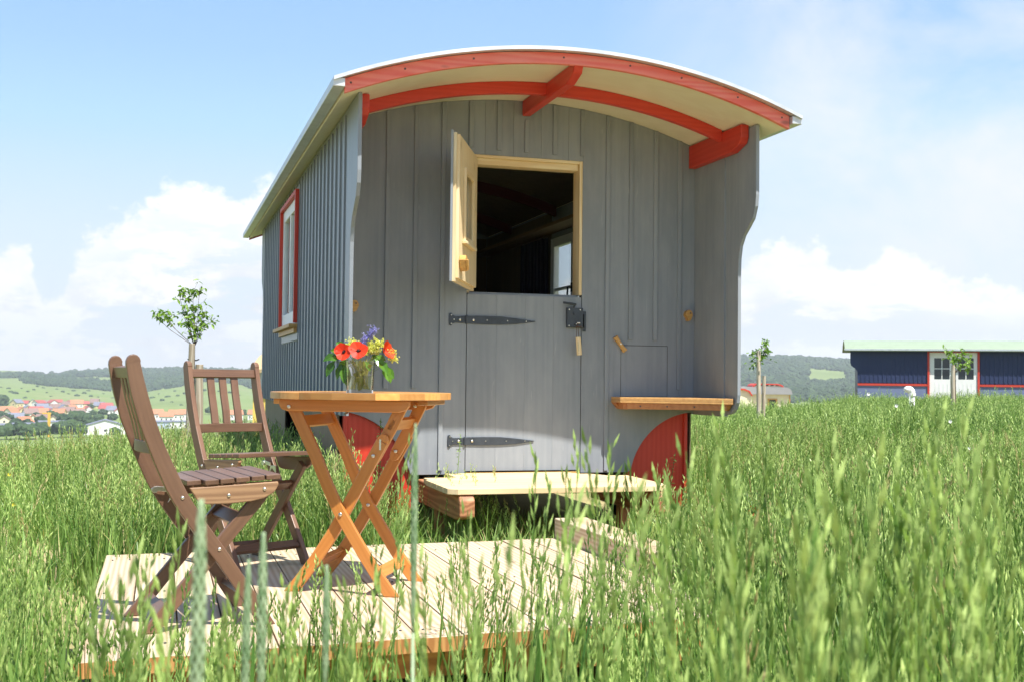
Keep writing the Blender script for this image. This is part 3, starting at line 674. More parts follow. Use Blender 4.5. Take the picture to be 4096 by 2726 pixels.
s.tube([(-.007, -.0046, -.043), (-.002, -.0046, -.045)], .0005, 4, M=RT); s.tube([(-.007, -.0046, -.047), (-.002, -.0046, -.045)], .0005, 4, M=RT)
s.build('handwriting', M['ink'], TG)

# ---------------------------------------------------------------- entrance step
ST = thing('entrance_step', 'pale plank step on two reddish beams below the wagon door', 'step', (2.13, 6.6, -.2))
TI = Matrix.Translation((-2.13, -6.6, .2))
def tb(mb_, name, mat, parent, inv, **k):
    mb_.v = [tuple(inv @ Vector(p)) for p in mb_.v]; return mb_.build(name, mat, parent, **k)
s = MB(); zt = .214
ys = [6.045, 6.19, 6.335, 6.48, 6.625, 6.77]
s.prism([(1.527, 6.045), (2.69, 6.045), (2.768, 6.075), (2.768, 6.184), (1.478, 6.184), (1.478, 6.085)], zt - .032, zt, 2)
for y in ys[1:5]: s.box(1.478 + (.02 if y > 6.5 else 0), 2.775 + .03 * (y - 6), y, y + .139, zt - .032, zt)
for y in (6.77, 6.915): s.prism([(1.70, y), (2.66 - (y - 6.77) * .8, y), (2.60 - (y - 6.77) * .8, y + .139), (1.70, y + .139)], zt - .032, zt, 2)
tb(s, 'step_boards', M['step'], ST, TI, bevel=.003)
for x0 in (1.533, 2.679):
    s = MB(); s.prism([(6.03, .062), (6.03, .150), (6.058, .180), (7.10, .178), (7.10, .04), (6.135, .04)], x0, x0 + .086, 0); tb(s, 'beam', M['beam'], ST, TI, bevel=.008)
    s = MB(); s.box(x0 + .012, x0 + .074, 6.62, 6.68, -.22, .039); tb(s, 'leg', M['beam'], ST, TI)

# ---------------------------------------------------------------- deck
DK = thing('plank_deck', 'low deck of pale wide larch planks under the table and chairs', 'deck', (.85, 4.5, -.2))
DI = Matrix.Translation((-.85, -4.5, .2))
def dfront(x): return 3.462 + .077 * (x + .213)
def dback(x): return 5.502 + .045 * (x + .231)
x = -.222; k = 0
while x < 1.85:
    x1 = x + .143; s = MB(); a, b = x + .003, x1 - .003
    dz = rnd.uniform(-.002, .002); e = rnd.uniform(-.006, .006)
    vs = [(a, dfront(a) + e, -.045), (b, dfront(b) + e, -.045), (b, dback(b), -.045), (a, dback(a), -.045)]
    vs += [(p[0], p[1], dz) for p in vs]; g = [(p[1], p[0], p[2]) for p in vs]
    s.mi = 0; s.raw(vs, [(0, 1, 2, 3), (4, 5, 6, 7), (1, 2, 6, 5), (3, 0, 4, 7), (2, 3, 7, 6)], g)
    s.mi = 1; s.raw([vs[0], vs[1], vs[5], vs[4]], [(0, 1, 2, 3)], [(p[2], p[0], p[1]) for p in (vs[0], vs[1], vs[5], vs[4])])
    s.mi = 0
    s.v = [tuple(DI @ Vector(p)) for p in s.v]
    o = s.build('plank', [M['larch'], M['larchend']], DK)
    x += .143
s = MB()
for y in (3.62, 4.5, 5.3): s.box(-.18, 2.05, y, y + .07, -.14, -.046)
tb(s, 'joist', M['larchend'], DK, DI)
for k in range(15 - 0):
    for y in (3.655, 4.535, 5.335):
        for dx in (.035, .105):
            x = -.222 + k * .143 + dx; q = MB(); q.tube([(x - .85, y - 4.5, .2005), (x - .85, y - 4.5, .2035)], .0042, 6); q.build('deck_screw', M['iron'], DK)
TBM = MB(); TBM.box(-.088, .088, -.60, .60, -.045, .10); o = TBM.build('timber_beam', M['larch'], None, bevel=.006)
o.location = (2.015, 5.02, .0005); tag(o, 'loose squared timber lying on the right back edge of the deck', 'timber')
# ---------------------------------------------------------------- folding chairs (local x forward, y left)
def folding_chair(label, loc, rz):
    t = thing('folding_chair', label, 'chair', loc, rz, 'brown wooden folding chairs on the deck')
    hw = .168; th = .011
    back = [(-.272, .835), (-.259, .758), (-.229, .651), (-.181, .531), (-.138, .435), (-.108, .385), (-.05, .30), (.016, .215), (.085, .115), (.160, .001)]
    front = [(.212, .001), (.135, .12), (.066, .222), (-.013, .333), (-.064, .41), (-.086, .449), (-.12, .519), (-.153, .590), (-.188, .687), (-.214, .777), (-.229, .840)]
    tip = [(-.250 + .022 * math.cos(a), .842 + .024 * math.sin(a)) for a in np.linspace(.15, PI - .15, 7)]
    for sg in (-1, 1):
        s = MB(); y = sg * hw
        poly = back + front + tip
        # split into quads so the curved outline stays clean
        n = len(back); fr_ = list(reversed(front)); vs = []; g = []
        fi = np.interp(np.linspace(0, 1, 24), np.linspace(0, 1, len(back)), range(len(back)))
        def samp(L, f):
            i = min(int(f), len(L) - 2); u = f - i; return (L[i][0] * (1 - u) + L[i + 1][0] * u, L[i][1] * (1 - u) + L[i + 1][1] * u)
        for q in range(24):
            a = samp(back, q / 23 * (len(back) - 1)); b = samp(fr_, q / 23 * (len(fr_) - 1))
            for yy in (y - th, y + th): vs += [(a[0], yy, a[1]), (b[0], yy, b[1])]; g += [(q * .04, 0, yy), (q * .04, .05, yy)]
        fs = []
        for q in range(23):
            o = q * 4; fs += [(o, o + 4, o + 5, o + 1), (o + 2, o + 3, o + 7, o + 6), (o, o + 2, o + 6, o + 4), (o + 1, o + 5, o + 7, o + 3)]
        fs.append((92, 94, 95, 93)); b0 = len(vs); m_ = len(tip)
        for yy in (y - th, y + th):
            for p in tip: vs.append((p[0], yy, p[1])); g.append((-.02, p[0], yy))
        fs.append((0, 1) + tuple(b0 + i for i in range(m_))); fs.append(tuple(b0 + m_ + i for i in reversed(range(m_))) + (3, 2))
        ring = [1] + [b0 + i for i in range(m_)] + [0]; ring2 = [3] + [b0 + m_ + i for i in range(m_)] + [2]
        for i in range(len(ring) - 1): fs.append((ring[i], ring[i + 1], ring2[i + 1], ring2[i]))
        s.raw(vs, fs, g)
        s.build('post', M['chair'], t, bevel=.003)
        s = MB(); s.strip([(.172, .432), (.158, .41), (.09, .330), (.025, .253), (-.09, .115), (-.182, .001)], .043, sg * .150 - .010, sg * .150 + .010, endcut=.001)
        s.build('rear_leg', M['chair'], t, bevel=.003)
        s = MB(); a, b = sorted((sg * .1265, sg * .1385))
        a, b = sg * .1565 - .004, sg * .1565 + .0
        s = MB(); y0, y1 = sg * .1785 - .008, sg * .1785 + .008
        s.prism([(-.073, .4495), (-.045, .405), (-.02, .397), (.05, .396), (.12, .401), (.165, .410), (.198, .428), (.212, .452), (.210, .4625)], y0, y1, 1)
        s.build('seat_rail', M['chairpale'] if sg < 0 else M['chair'], t, bevel=.003)
    for k, (a, b) in enumerate(((-.076, -.031), (-.026, .0175), (.0225, .0670), (.0725, .117), (.1225, .165), (.170, .217))):
        s = MB(); z = .4500 + .0155 * (a + b + .15) / .55; w_ = .188 if k else .155
        RM = Matrix.Translation(((a + b) / 2, 0, z + .012)) @ Matrix.Rotation(math.radians(-3.0), 4, 'Y')
        h = (b - a) / 2; s.box(-h, h, -w_, w_, -.0085, .0085, M=RM, long=1); s.build('seat_slat', M['chair'], t, bevel=.0025)
    s = MB(); s.box(-.012, .012, -hw + th, hw - th, -.018, .018, M=Matrix.Translation((-.244, 0, .812)) @ Matrix.Rotation(math.radians(-13), 4, 'Y'), long=1)
    s.build('top_rail', M['chair'], t, bevel=.002)
    s = MB(); pts = []
    for i in range(13):
        y = -.157 + .314 * i / 12; bow = -.020 * (1 - (y / .157) ** 2); pts.append((y, bow))
    poly = [(q[1] - .172 - .012, q[0]) for q in pts] + [(q[1] - .172 + .010, q[0]) for q in reversed(pts)]
    s.prism(poly, .556, .594, 2, long=1); s.build('lower_rail', M['chair'], t, bevel=.002)
    for y in (-.062, -.003, .056):
        s = MB(); bow = -.020 * (1 - (y / .157) ** 2)
        s.strip([(-.244, .798), (-.226, .72), (-.205, .65), (-.174 + bow, .593)], .012, y - .017, y + .017)
        s.build('back_slat', M['chair'], t, bevel=.002)
    for (x, z, an, hh, yy, nm) in ((.098, .338, 50, .024, .139, 'leg_brace'), (-.135, .060, 50, .020, .139, 'leg_brace'), (.135, .085, -57, .020, .156, 'leg_brace')):
        s = MB(); s.box(-.009, .009, -yy, yy, -hh, hh, M=Matrix.Translation((x, 0, z)) @ Matrix.Rotation(math.radians(90 - an if nm == 'x' else 0), 4, 'Y') @ Matrix.Rotation(math.radians(an), 4, 'Y'), long=1)
        s.build(nm, M['chair'], t, bevel=.002)
    for sg in (-1, 1):
        for x, z, y in ((-.093, .42, hw + .011), (.025, .253, hw + .011), (.05, .423, .187), (.165, .440, .187)):
            s = MB(); s.tube([(x, sg * (y - .001), z), (x, sg * (y + .0025), z), (x, sg * (y + .004), z)], [.0065, .0055, .002], 10)
            s.build('bolt', M['steel'], t, smooth=True)
    s = MB(); s.box(-.03, .02, .139, .143, -.008, .008, M=Matrix.Translation((-.085, 0, .418)) @ Matrix.Rotation(.15, 4, 'Y'))
    s.tube([(-.118, .136, .418), (-.118, .148, .418)], .011, 12); s.prism([(-.02, .38), (-.05, .40), (-.075, .372), (-.06, .410), (-.02, .412)], .139, .143, 1)
    s.build('locking_clip', M['steel'], t, bevel=.0008)
    return t
folding_chair('brown wooden folding chair seen from the side, nearest the camera at the deck edge', (.128, 3.985, 0), .19)
folding_chair('brown wooden folding chair facing the camera, behind the other chair beside the table', (.373, 5.125, 0), -1.09)

# ---------------------------------------------------------------- folding table
TB = thing('folding_table', 'orange oiled round wooden folding table with crossed legs on the deck', 'table', (.723, 4.471, 0), math.radians(-27.3))
ctr = Vector((.014, 0)); ctr = Vector((ctr.x * math.cos(.476) + .004, ctr.x * math.sin(.476))); Rt = .345
for k in range(8):
    y0 = -Rt + k * Rt / 4; y1 = y0 + Rt / 4; s = MB()
    n = 9; A_ = [math.asin(max(-1, min(1, (y0 + (y1 - y0) * i / n) / Rt))) for i in range(n + 1)]
    right = [(Rt * math.cos(a), Rt * math.sin(a)) for a in A_]; left = [(-x_, y_) for x_, y_ in reversed(right)]
    poly = [(p[0] + ctr.x, p[1] + ctr.y) for p in right + left]
    q = []
    for p in poly:
        if not q or (Vector(p) - Vector(q[-1])).length > 1e-4: q.append(p)
    # each slat is glued from blocks of slightly different colour: three pieces along its length
    cuts = [-1, rnd.uniform(-.18, -.05), rnd.uniform(.05, .2), 1]
    bm_ = None
    for c0, c1 in zip(cuts[:-1], cuts[1:]):
        def clip(P, xx, keep):
            out = []
            for i in range(len(P)):
                a, b = P[i], P[(i + 1) % len(P)]; ia = (a[0] - xx) * keep >= 0; ib = (b[0] - xx) * keep >= 0
                if ia: out.append(a)
                if ia != ib: u = (xx - a[0]) / (b[0] - a[0]); out.append((xx, a[1] + u * (b[1] - a[1])))
            return out
        P = clip(clip(q, c0, 1), c1, -1)
        if len(P) > 2: s.prism(P, .7205, .7455, 2, long=0)
    s.build('tabletop_slat', M['tabletop'], TB, bevel=.001, seg=1)
apr = [(-.236, .7195), (-.238, .70), (-.228, .682), (-.205, .675), (.225, .675), (.252, .683), (.266, .70), (.266, .7195)]
for y0, y1 in ((-.203, -.181), (.181, .203)):
    s = MB(); s.prism(apr, y0, y1, 1); s.build('apron_rail', M['table'], TB, bevel=.004)
s = MB(); s.box(.268, .308, -.10, .17, .700, .7195, long=1); s.build('top_batten', M['tabletop'], TB, bevel=.003)
s = MB(); s.box(-.28, -.242, -.15, .15, .700, .7195, long=1); s.build('top_batten', M['tabletop'], TB, bevel=.003)
legA = [(-.205, .708), (-.184, .676), (-.151, .612), (-.103, .515), (-.052, .400), (-.005, .305), (.047, .222), (.100, .140), (.149, .068), (.200, .001)]
legB = [(.218, .700), (.205, .672), (.182, .625), (.150, .567), (.118, .508), (.062, .403), (.005, .297), (-.042, .213), (-.100, .125), (-.150, .058), (-.195, .001)]
def cutlow(P): return [p for p in P]
for sg in (-1, 1):
    ya = -.215 if sg < 0 else .1575      # leg A sits outside at the near side
    a0, a1 = (-.2045 - .020, -.2045) if sg < 0 else (.158, .1785)
    a0, a1 = (-.1800, -.1600) if sg < 0 else (.158, .178)
    b0, b1 = (-.1580, -.1380) if sg < 0 else (.180, .200)
    s = MB(); s.strip(legA, .045, a0, a1, endcut=.001); s.build('leg', M['table'], TB, bevel=.003)
    upper = legB[:6]; lower = legB[3:]
    s = MB(); s.strip(lower, .045, b0, b1, endcut=.001)
    pz = lower[0]; s.strip([(pz[0] + .012, pz[1] + .025), (pz[0] + .006, pz[1] + .012), pz], [.018, .038, .045], b0, b1)
    s.build('leg', M['table'], TB, bevel=.003)
    u0, u1 = (b1 + .0005, b1 + .0195) if sg < 0 else (b0 - .0195 - .0, b0 - .0005)
    if sg > 0: u0, u1 = a0 - .0195, a0 - .0005
    s = MB(); s.strip([p for p in legB[:5]] , .045, u0, u1); s.strip([(legB[0][0] + .014, legB[0][1] + .022), (legB[0][0] + .007, legB[0][1] + .012), legB[0]], [.016, .036, .045], u0, u1)
    s.strip([legB[4], (legB[4][0] - .01, legB[4][1] - .02), (legB[4][0] - .016, legB[4][1] - .03)], [.045, .036, .016], u0, u1)
    s.build('upper_leg', M['table'], TB, bevel=.003)
    out = a0 if sg < 0 else a0
    for (x, z, y) in ((.002, .296, (a0 - .001) if sg < 0 else (a0 - .001)), (.118, .513, (b0 - .001) if sg < 0 else (u0 - .001)), (-.196, .692, -.2035 if sg < 0 else .1805), (.195, .692, .1565 - .019 if sg > 0 else -.2035)):
        if sg < 0 and x == .195: continue
        s = MB(); s.tube([(x, y + .001, z), (x, y - .003, z), (x, y - .0045, z)], [.0075, .007, .004], 12); s.build('bolt', M['steel'], TB, smooth=True)
s = MB(); s.box(.1405, .1475, -.1583, -.1583 + .003, .535, .575, M=None); s.build('strike_plate', M['steel'], TB)
def brace(x, z, an, y0, y1, hh=.022):
    s = MB(); s.box(-.010, .010, y0, y1, -hh, hh, M=Matrix.Translation((x, 0, z)) @ Matrix.Rotation(math.radians(an), 4, 'Y'), long=1); s.build('leg_brace', M['table'], TB, bevel=.002)
brace(-.160, .635, -27, -.1595, .1575); brace(.180, .628, 27, -.1375, .1375); brace(-.122, .100, 38, -.1375, .1795); brace(.140, .078, -38, -.1595, .1575)
s = MB(); s.box(.1275, .1295, .02, .05, .065, .09, M=None); s.build('rubber_pad', M['rubber'], TB)

# ---------------------------------------------------------------- vase and flowers on the table
VX = Vector((.700, 4.262, .746)); RV = RGT.copy(); FV = FWD.copy()
def V(dx, dz, dy=0.0): return VX + RV * dx + FV * dy + Vector((0, 0, dz))
vrz = math.radians(-16.7 + 6)
VS = thing('glass_vase', 'square clear glass vase of water holding the bouquet on the table', 'vase', VX, vrz)
def sq_shell(b, t_, z0, z1, r=.008):
    out = []
    for (h, z) in ((b, z0), (t_, z1)):
        ring = []
        for cx, cy, a0 in ((h - r, h - r, 0), (-h + r, h - r, PI / 2), (-h + r, -h + r, PI), (h - r, -h + r, 3 * PI / 2)):
            for i in range(4): a = a0 + i * PI / 6; ring.append((cx + r * math.cos(a), cy + r * math.sin(a), z))
        out.append(ring)
    return out
s = MB(); o0 = sq_shell(.048, .053, .0, .118); i0 = sq_shell(.0435, .049, .012, .118, .006)
vs = o0[0] + o0[1] + i0[1] + i0[0]; fs = [tuple(range(15, -1, -1)), tuple(48 + i for i in range(16))]
for L0 in (0, 16, 32):
    for i in range(16): fs.append((L0 + i, L0 + (i + 1) % 16, L0 + 16 + (i + 1) % 16, L0 + 16 + i))
s.raw(vs, fs); s.build('glass', M['glass'], VS, bevel=0)
s = MB(); w0 = sq_shell(.0434, .0461, .0122, .062, .006); vs = w0[0] + w0[1]
s.raw(vs, [tuple(range(15, -1, -1)), tuple(16 + i for i in range(16))] + [(i, (i + 1) % 16, 16 + (i + 1) % 16, 16 + i) for i in range(16)]); s.build('water', M['water'], VS)
def leafmesh(s, base, dirv, up, L, W, fold=.25, seg=4, droop=0.0, tint=None):
    dirv = dirv.normalized(); side = dirv.cross(up).normalized(); up2 = side.cross(dirv)
    vs = []; prof = [0.05, .62, 1.0, .72, .04] if seg == 4 else [0.06, 1.0, .05]
    n = len(prof)
    for i, p in enumerate(prof):
        u = i / (n - 1); c_ = base + dirv * L * u - Vector((0, 0, droop * L * u * u))
        for sd in (-1, 0, 1): vs.append(c_ + side * sd * W * .5 * p + up2 * (abs(sd) * fold * W * .5 * p))
    fs = []
    for i in range(n - 1):
        a = i * 3; fs += [(a, a + 1, a + 4, a + 3), (a + 1, a + 2, a + 5, a + 4)]
    s.raw(vs, fs, tint=tint)
def poppy(dx, dz, dy, face, size, label, cup=.35):
    c_ = V(dx, dz, dy); t = thing('poppy', label, 'flower', c_, 0, 'red poppies in the glass vase'); n_ = face.normalized()
    u = n_.orthogonal().normalized(); v_ = n_.cross(u)
    for k in range(4):
        s = MB(); a0 = k * PI / 2 + rnd.uniform(-.15, .15); R_ = size * (1.0 if k % 2 else .92); vs = []; fs = []; na, nr = 9, 5
        for j in range(nr):
            rr = R_ * (j / (nr - 1)) ** .9
            for i in range(na):
                a = a0 + (i / (na - 1) - .5) * 2.1; wob = 1 + .04 * math.sin(a * 7 + k * 3) * (j / (nr - 1)) + .05 * math.sin(a * 2.3 + k) + rnd.uniform(-.045, .045) * (j == nr - 1)
                h = cup * rr + .0022 * math.sin(a * 14 + k * 2) * (j / (nr - 1)) + .0012 * (k % 2)
                vs.append(u * math.cos(a) * rr * wob + v_ * math.sin(a) * rr * wob + n_ * h)
        for j in range(nr - 1):
            for i in range(na - 1): fs.append((j * na + i, j * na + i + 1, (j + 1) * na + i + 1, (j + 1) * na + i))
        s.raw(vs, fs); s.build('petal', M['poppy'], t, smooth=True)
    s = MB()
    for k in range(26):
        a = rnd.random() * 2 * PI; r_ = rnd.uniform(.003, size * .32); e = n_ * (.004 + rnd.random() * .004) + (u * math.cos(a) + v_ * math.sin(a)) * r_
        s.tube([n_ * .001, e], [.0004, .0011], 4)
    s.tube([n_ * .0, n_ * .006, n_ * .009], [.003, .0045, .002], 8); s.build('stamens', M['poppyc'], t)
    s = MB(); b0 = V(rnd.uniform(-.01, .02), .03, rnd.uniform(-.02, .02)) - c_
    s.tube([b0, (b0 + Vector((0, 0, .05))) * .6 - n_ * .015, -n_ * .010, Vector((0, 0, 0))], .0011, 5); s.build('stem', M['stem'], t)
tc_ = -FV
poppy(-.058, .147, -.030, tc_ + RV * -.1 + Vector((0, 0, .25)), .0325, 'dark centred red poppy at the left of the bouquet, above the ivy leaves')
poppy(-.003, .152, -.034, tc_ + RV * .05 + Vector((0, 0, .45)), .035, 'widest red poppy in the middle of the bouquet under the blue blossom', .28)
poppy(.084, .152, -.015, tc_ * .45 + RV * .9 + Vector((0, 0, .25)), .034, 'half closed red poppy seen from the side at the right of the bouquet', .8)
BL = thing('blue_flower', 'violet blue blossom spike rising from the top of the bouquet', 'flower', V(.0, .17, 0))
s = MB(); o_ = V(.0, .17, 0); s.tube([V(.0, .04, 0) - o_, V(.004, .19, 0) - o_, V(.045, .235, 0) - o_], .0012, 5); s.build('stem', M['stem'], BL)
s = MB()
for k in range(150):
    u = rnd.random(); c_ = V(.004 + .046 * u ** 1.1, .172 + .062 * u, 0) + Vector((rnd.gauss(0, 1), rnd.gauss(0, 1), rnd.gauss(0, .8))) * .0085
    if u < .3: c_ += RV * rnd.uniform(-.012, .006)
    for q in range(3):
        d = Vector((rnd.gauss(0, 1), rnd.gauss(0, 1), rnd.gauss(0, 1))).normalized(); leafmesh(s, c_ - o_, d, d.orthogonal(), .0085, .0052, .2, 2)
s.build('blossoms', M['blue'], BL)
for i, (lab, cs) in enumerate((('spray of lime yellow florets at the left of the blue blossom', [(-.042, .172, 24), (-.028, .182, 26), (-.048, .158, 12), (-.018, .172, 18), (-.030, .150, 14), (.026, .150, 16)]),
                     ('spray of lime yellow florets hanging at the right edge of the bouquet', [(.055, .182, 14), (.072, .178, 14), (.045, .165, 22), (.035, .185, 14), (.06, .165, 16), (.03, .165, 16), (.115, .142, 14), (.122, .125, 14), (.05, .15, 14), (.112, .155, 12)]))):
    YF_ = thing('lime_flower', lab, 'flower', V(cs[0][0], cs[0][1], .01), 0, 'lime yellow flower sprays in the vase'); o_ = V(cs[0][0], cs[0][1], .01)
    s = MB(); st = MB()
    for dx, dz, n_ in cs:
        c0 = V(dx, dz, .006); st.tube([V(dx * .3, .07, 0) - o_, V(dx * .7, dz * .8, .003) - o_, c0 - o_], .0008, 4)
        for k in range(n_ * 3):
            c_ = c0 + Vector((rnd.gauss(0, .0085), rnd.gauss(0, .0085), rnd.gauss(0, .0075)))
            if k % 2: st.tube([c0 - o_ - Vector((0, 0, .006)), c_ - o_], .0004, 3)
            for q in range(4):
                d = Vector((rnd.gauss(0, 1), rnd.gauss(0, 1), rnd.gauss(0, .8))).normalized(); leafmesh(s, c_ - o_, d, d.orthogonal(), .0056, .0048, .1, 2)
    s.build('florets', M['yflower'], YF_); st.build('stem', M['stem'], YF_)
for lab, lst in (('dark green ivy sprig drooping over the left rim of the vase', [((-.075, .145), (-.60, .35), .045), ((-.085, .135), (-.8, -.15), .05), ((-.090, .115), (-.5, -.75), .055), ((-.065, .105), (-.35, -.95), .05), ((-.055, .10), (.02, -1), .055), ((-.045, .095), (-.1, -1), .06),
          ((-.060, .165), (-.6, .6), .04), ((-.045, .16), (-.9, .5), .045), ((-.07, .125), (-.95, .05), .04), ((-.10, .11), (-.2, -.9), .03), ((-.05, .12), (-.5, -.6), .05)]),
          ('dark green ivy sprig drooping over the right rim of the vase', [((.055, .125), (.7, -.35), .05), ((.070, .12), (.7, -.7), .055), ((.09, .105), (.35, -.95), .055), ((.105, .085), (.15, -1), .04), ((.045, .12), (.2, .3), .035), ((.06, .135), (.95, -.2), .04), ((.095, .095), (.8, -.8), .045), ((.02, .115), (.3, -.4), .035)])):
    I_ = thing('ivy_sprig', lab, 'leaf sprig', V(lst[0][0][0], lst[0][0][1]), 0, 'ivy sprigs in the vase'); o_ = V(lst[0][0][0], lst[0][0][1])
    s = MB(); st = MB()
    for (p, d, L) in lst:
        dv = RV * d[0] + Vector((0, 0, d[1])) - FV * rnd.uniform(-.1, .5); b0 = V(p[0], p[1], rnd.uniform(-.03, .01)) - o_
        leafmesh(s, b0, dv, (-FV + Vector((0, 0, .6)) + RV * rnd.uniform(-.5, .5)), L, L * .62, .35, 4, .25)
        st.tube([V(p[0] * .35, .11) - o_, b0], .0012, 4)
    s.build('leaves', M['ivy'], I_); st.build('stem', M['stem'], I_)
VG = thing('cut_stems', 'tangle of cut stems and leaves standing in the vase water', 'stems', V(0, .02))
s = MB(); o_ = V(0, .02); l_ = MB()
for k in range(26):
    a = V(rnd.uniform(-.036, .036), .016, rnd.uniform(-.034, .034)) - o_; b = V(rnd.uniform(-.042, .042), rnd.uniform(.09, .125), rnd.uniform(-.038, .03)) - o_
    s.tube([a, (a + b) / 2 + Vector((rnd.uniform(-.004, .004), rnd.uniform(-.004, .004), 0)), b], rnd.uniform(.0009, .0018), 5)
for k in range(22):
    p = V(rnd.uniform(-.03, .03), rnd.uniform(.03, .1), rnd.uniform(-.036, .02)) - o_
    d = Vector((rnd.gauss(0, 1), rnd.gauss(0, 1), rnd.gauss(0, 1))); d.normalize(); leafmesh(l_, p, d * .9 + Vector((0, 0, .3)), -FV, .03, .018, .1)
s.build('stem', M['vstem'], VG); l_.build('leaves', M['vstem'], VG)

# ---------------------------------------------------------------- staked saplings
def sapling(label, base, H, crown, tr, leaves, blen, stakes, lsize=.05):
    """crown: list of (dx along the view's right, z, radius, n)"""
    t = thing('young_tree', label, 'tree', base, 0, 'young staked fruit trees in the meadow')
    s = MB(); s.tube([(0, 0, -.1), (.005, 0, H * .5), (0, .01, H)], [tr, tr * .9, tr * .7], 7); s.build('trunk', M['bark'], t)
    b_ = MB(); l_ = MB(); r_ = random.Random(int(H * 100) + len(crown))
    for (dx, z, rad, n) in crown:
        c_ = RGT * dx + Vector((0, 0, z)); mid = Vector((0, 0, H)) * .5 + c_ * .5 + RGT * dx * .15
        b_.tube([Vector((0, 0, H * .97)), mid, c_, c_ + Vector((0, 0, rad * .5))], [tr * .34, tr * .26, tr * .2, tr * .1], 5)
        for k in range(max(4, n // 6)):
            e = c_ + Vector((r_.gauss(0, 1), r_.gauss(0, 1), r_.gauss(.3, .8))) * rad * .8; b_.tube([c_, e], [tr * .2, tr * .08], 4)
            for q in range(6):
                p = c_.lerp(e, r_.uniform(.1, 1.25)); d = Vector((r_.gauss(0, 1), r_.gauss(0, 1), r_.gauss(.1, .8))).normalized()
                leafmesh(l_, p, d, Vector((0, 0, 1)) + d.orthogonal() * .5, lsize * r_.uniform(.55, 1.05), lsize * .42, .3, 4, .3)
    b_.build('branches', M['bark'], t); l_.build('crown', M['leaf'], t)
    for lab, dx, dy, h, r__, lean in stakes:
        p = Vector(base) + RGT * dx + FWD * dy
        s = MB(); pts = [(0, 0, -.3), (lean * .3, 0, h * .35), (lean * .7, .004, h * .7), (lean, 0, h)]; s.tube([RGT * q[0] + Vector((0, 0, q[2])) for q in pts], [r__ * 1.1, r__ * 1.05, r__, r__ * .95], 10)
        o = s.build('tree_stake', M['stake'], None, bevel=.003); o.location = p; tag(o, lab, 'stake', 'wooden stakes beside the young trees')
    s = MB(); h = stakes[0][3] * .9; s.tube([Vector((0, 0, h)) + RGT * (stakes[0][1] * 1.6) - FWD * .05, Vector((0, 0, h - .01)) - FWD * .045 + RGT * .03, Vector((0, 0, h)) + RGT * .03 + FWD * .03], .006, 5); s.build('tree_tie', M['rubber'], t)
def basepos(x, D):
    p = at(x, horizon(x), D=D); return Vector((p.x, p.y, ground_z(p.x, p.y)))
b1 = basepos(446, 9.6); g0 = b1.z
def zc(y, D, x=446): return .8 - (y - horizon(x)) * D / 2673.5 - g0
def dxc(x, D, x0=446): return (x - x0) * D / 2673.5
sapling('young apple tree with loose leafy crown, seen above the brown chairs', b1, zc(785, 9.6),
        [(dxc(x, 9.6), zc(y, 9.6), r, n) for x, y, r, n in ((446, 755, .085, 60), (432, 745, .08, 55), (424, 722, .07, 45), (465, 730, .075, 50), (468, 745, .06, 40), (424, 690, .055, 36), (408, 672, .035, 16), (440, 672, .05, 30), (455, 668, .03, 14), (372, 722, .06, 34), (385, 738, .045, 20), (358, 730, .03, 14), (445, 710, .05, 30), (452, 770, .045, 16))],
        .008, 0, 0, [('pale round tree stake rising highest, just behind the facing chair', dxc(439, 9.6), -.06, zc(789, 9.6), .026, dxc(452, 9.6)), ('thick split stake behind the backrest of the facing chair', dxc(461, 9.6), .0, zc(836, 9.6), .034, -.01)], .052)
b2 = basepos(1749, 19.0); g0 = b2.z
def z2_(y): return .8 - (y - horizon(1749)) * 19.0 / 2673.5 - g0
sapling('slim young tree beside the right edge of the grey wagon', b2, z2_(825),
        [(dxc(x, 19., 1749), z2_(y), r, n) for x, y, r, n in ((1752, 820, .11, 45), (1745, 830, .10, 36), (1742, 838, .07, 27), (1758, 812, .09, 32), (1765, 805, .06, 18), (1738, 808, .06, 18), (1760, 795, .05, 12), (1764, 785, .04, 8))],
        .016, 0, 0, [('white barked stake of the slim tree right of the grey wagon', dxc(1744, 19., 1749), -.08, z2_(805), .034, -.01), ('short yellowish stake of the slim tree right of the grey wagon', dxc(1757, 19., 1749), .05, z2_(862), .030, .02)], .075)
b3 = basepos(2198, 27.); g0 = b3.z
def z3_(y): return .8 - (y - horizon(2198)) * 27.0 / 2673.5 - g0
sapling('bright green round young tree in front of the white double door', b3, z3_(850),
        [(dxc(x, 27., 2198), z3_(y), r, n) for x, y, r, n in ((2185, 812, .14, 36), (2200, 822, .15, 45), (2215, 815, .13, 36), (2222, 838, .11, 27), (2205, 840, .12, 27), (2190, 830, .11, 27), (2225, 825, .10, 18), (2228, 848, .07, 12))],
        .02, 0, 0, [('pale tall stake in front of the white double door', dxc(2189, 27., 2198), -.1, z3_(838), .044, .0), ('short brown stake in front of the white double door', dxc(2196, 27., 2198), .05, z3_(862), .05, -.03)], .10)
